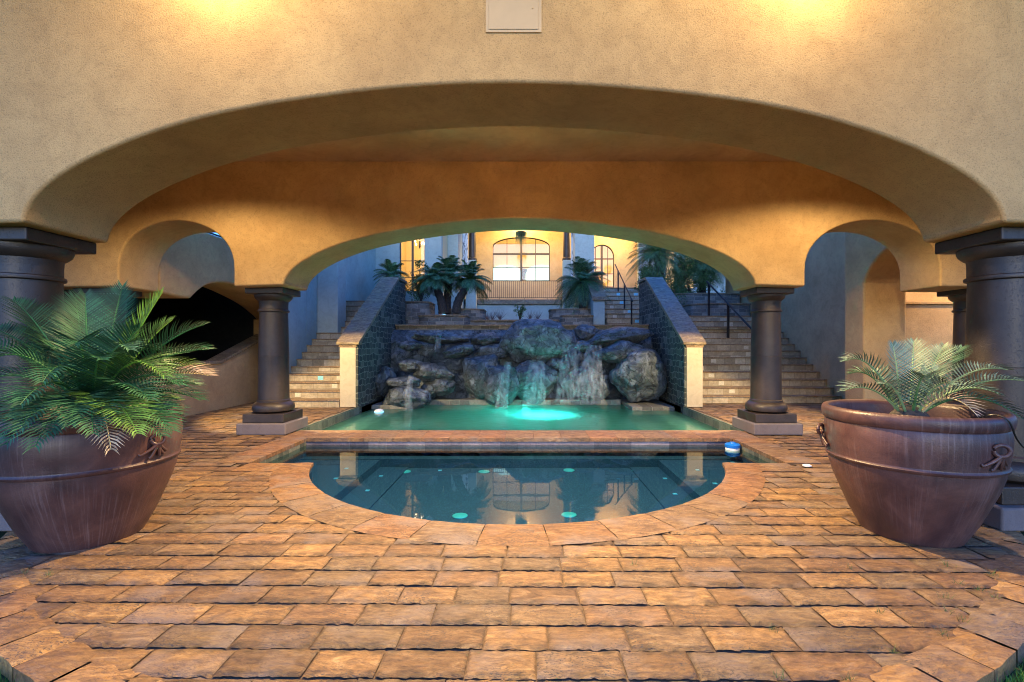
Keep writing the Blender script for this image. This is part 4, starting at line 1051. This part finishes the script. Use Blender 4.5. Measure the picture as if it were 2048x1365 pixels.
# ------------------------------------------------------------------ lamps of the place and added front fill
for s in (-1,1):
    side = 'left' if s < 0 else 'right'
    sc = thing('wall_lantern', 'bronze wall lantern high on the pavilion front, %s of the access panel' % side, 'wall lamp', (s*2.32,3.71,4.52))
    MB().box(-.07,.07,-.02,.0,-.05,.22).build('backplate', M['fixture'], sc, bevel=.006)
    MB().tube([(0,-.02,.16),(0,-.16,.22),(0,-.30,.16)],.014,8).build('arm', M['fixture'], sc)
    MB().lathe([(.10,.03),(.07,.12),(.03,.16),(.001,.165)],20,0,-.30,False).build('hood', M['fixture'], sc, smooth=40)
    lamp('lantern_light','POINT',(s*2.32,3.41,4.52),(1,.70,.34),3.0,.05)
    sc = thing('front_fill_light', 'added fill downlight over the pavilion front, %s of the access panel' % side, 'ceiling light', (s*1.9,2.2,5.39))
    MB().lathe([(.09,-.012),(.12,-.012),(.12,-.001),(.09,-.001),(.09,-.012)],24,cap=False).build('trim_ring', M['fixture'], sc)
    lamp('front_fill_lamp','SPOT',(s*1.9,2.2,5.36),WARM,14,.08,(R(14),0,0),150,.6)  # warm fill added for the front wall and near paving
    sc = thing('wall_lantern', 'bronze wall lantern behind the rear column, %s, facing the stairs' % side, 'wall lamp', (s*4.75,8.47,3.0))
    MB().box(-.07,.07,0,.02,-.05,.22).build('backplate', M['fixture'], sc, bevel=.006)
    MB().tube([(0,.02,.16),(0,.1,.2),(0,.2,.16)],.014,8).build('arm', M['fixture'], sc)
    MB().lathe([(.10,.03),(.07,.12),(.03,.16),(.001,.165)],20,0,.20,False).build('hood', M['fixture'], sc, smooth=40)
    lamp('stair_lantern_light','SPOT',(s*4.75,8.70,3.02),(1,.74,.36),66,.05,(R(24),R(s*12),0),88,.25)
CAN = []
for (x,pw,ang) in ((-4.4,13,150),(4.6,17,150),(0,88,114)):
    cn = thing('ceiling_light', 'round recessed ceiling light over the %s bay of the pavilion' % ('left' if x < 0 else 'right' if x > 1 else 'middle'), 'ceiling light', (x,5.6 if x else 5.2,4.48))
    MB().lathe([(.09,-.012),(.12,-.012),(.12,-.001),(.09,-.001),(.09,-.012)],24,cap=False).build('trim_ring', M['fixture'], cn)
    lamp('ceiling_lamp','SPOT',(x,5.6 if x else 5.2,4.44),WARM,pw*2,.06,(0,0,0),ang,.35 if x else .12)
lamp('spa_lamp','SPOT',(0,3.95,-.30),(.10,.62,1.0),4,.06,(R(80),0,0),165,.5)
lamp('niche_lamp','POINT',(9.6,8.9,3.55),WARM,13,.08)
lamp('porch_lamp','POINT',(-.1,24.3,8.3),(1,.72,.34),40,.5)
lamp('door_lamp','POINT',(4.6,24.0,8.0),(1,.66,.26),34,.5)
lamp('room_lamp','POINT',(0,25.9,8.2),(1,.78,.42),22,.2)
lamp('door_room_lamp','POINT',(4.6,26.0,8.1),(1,.70,.36),28,.2)
lamp('chandelier_lamp','POINT',(-4.72,21.4,6.75),(1,.76,.38),16,.12)
lamp('pool_lamp','SPOT',(.12,12.6,-.55),(.05,1.0,.90),62,.08,(R(-60),0,0),104,.8)
lamp('pool_lamp_glow','SPOT',(.55,11.0,-1.0),(.05,1.0,.90),40,.3,(R(172),0,0),92,.9)
# ------------------------------------------------------------------ sky
wd = bpy.data.worlds.new('World'); scene.world = wd; wd.use_nodes = True; nt = wd.node_tree
bg = nt.nodes['Background']; sk = nt.nodes.new('ShaderNodeTexSky'); sk.sky_type = 'NISHITA'; sk.sun_disc = False
sk.sun_elevation = R(4); sk.sun_rotation = R(180); sk.ozone_density = 4.0
tn = mixc(nt, 1.0, sk.outputs[0], (.60,.80,1.24), 'MULTIPLY')
L(nt, tn, bg.inputs[0]); bg.inputs[1].default_value = .072
# ------------------------------------------------------------------ camera
cd = bpy.data.cameras.new('camera'); cam = bpy.data.objects.new('camera', cd); C.objects.link(cam)
cd.sensor_width = 36; cd.sensor_fit = 'HORIZONTAL'; cd.lens = 36*F/2048
cd.shift_x = -26/2048; cd.shift_y = 7.5/2048
cam.location = (.09,0,1.5); cam.rotation_euler = (R(90),0,0); cd.clip_end = 2000; cd.clip_start = .05
scene.camera = cam
scene.view_settings.view_transform = 'Standard'; scene.view_settings.look = 'None'; scene.view_settings.gamma = 1
scene.view_settings.exposure = 4.1
cy = scene.cycles
cy.filter_width = 1.0; cy.use_denoising = True; cy.max_bounces = 8; cy.diffuse_bounces = 4; cy.glossy_bounces = 4; cy.transparent_max_bounces = 12
cy.sample_clamp_indirect = 6; cy.caustics_reflective = False; cy.caustics_refractive = False
cy.use_adaptive_sampling = False
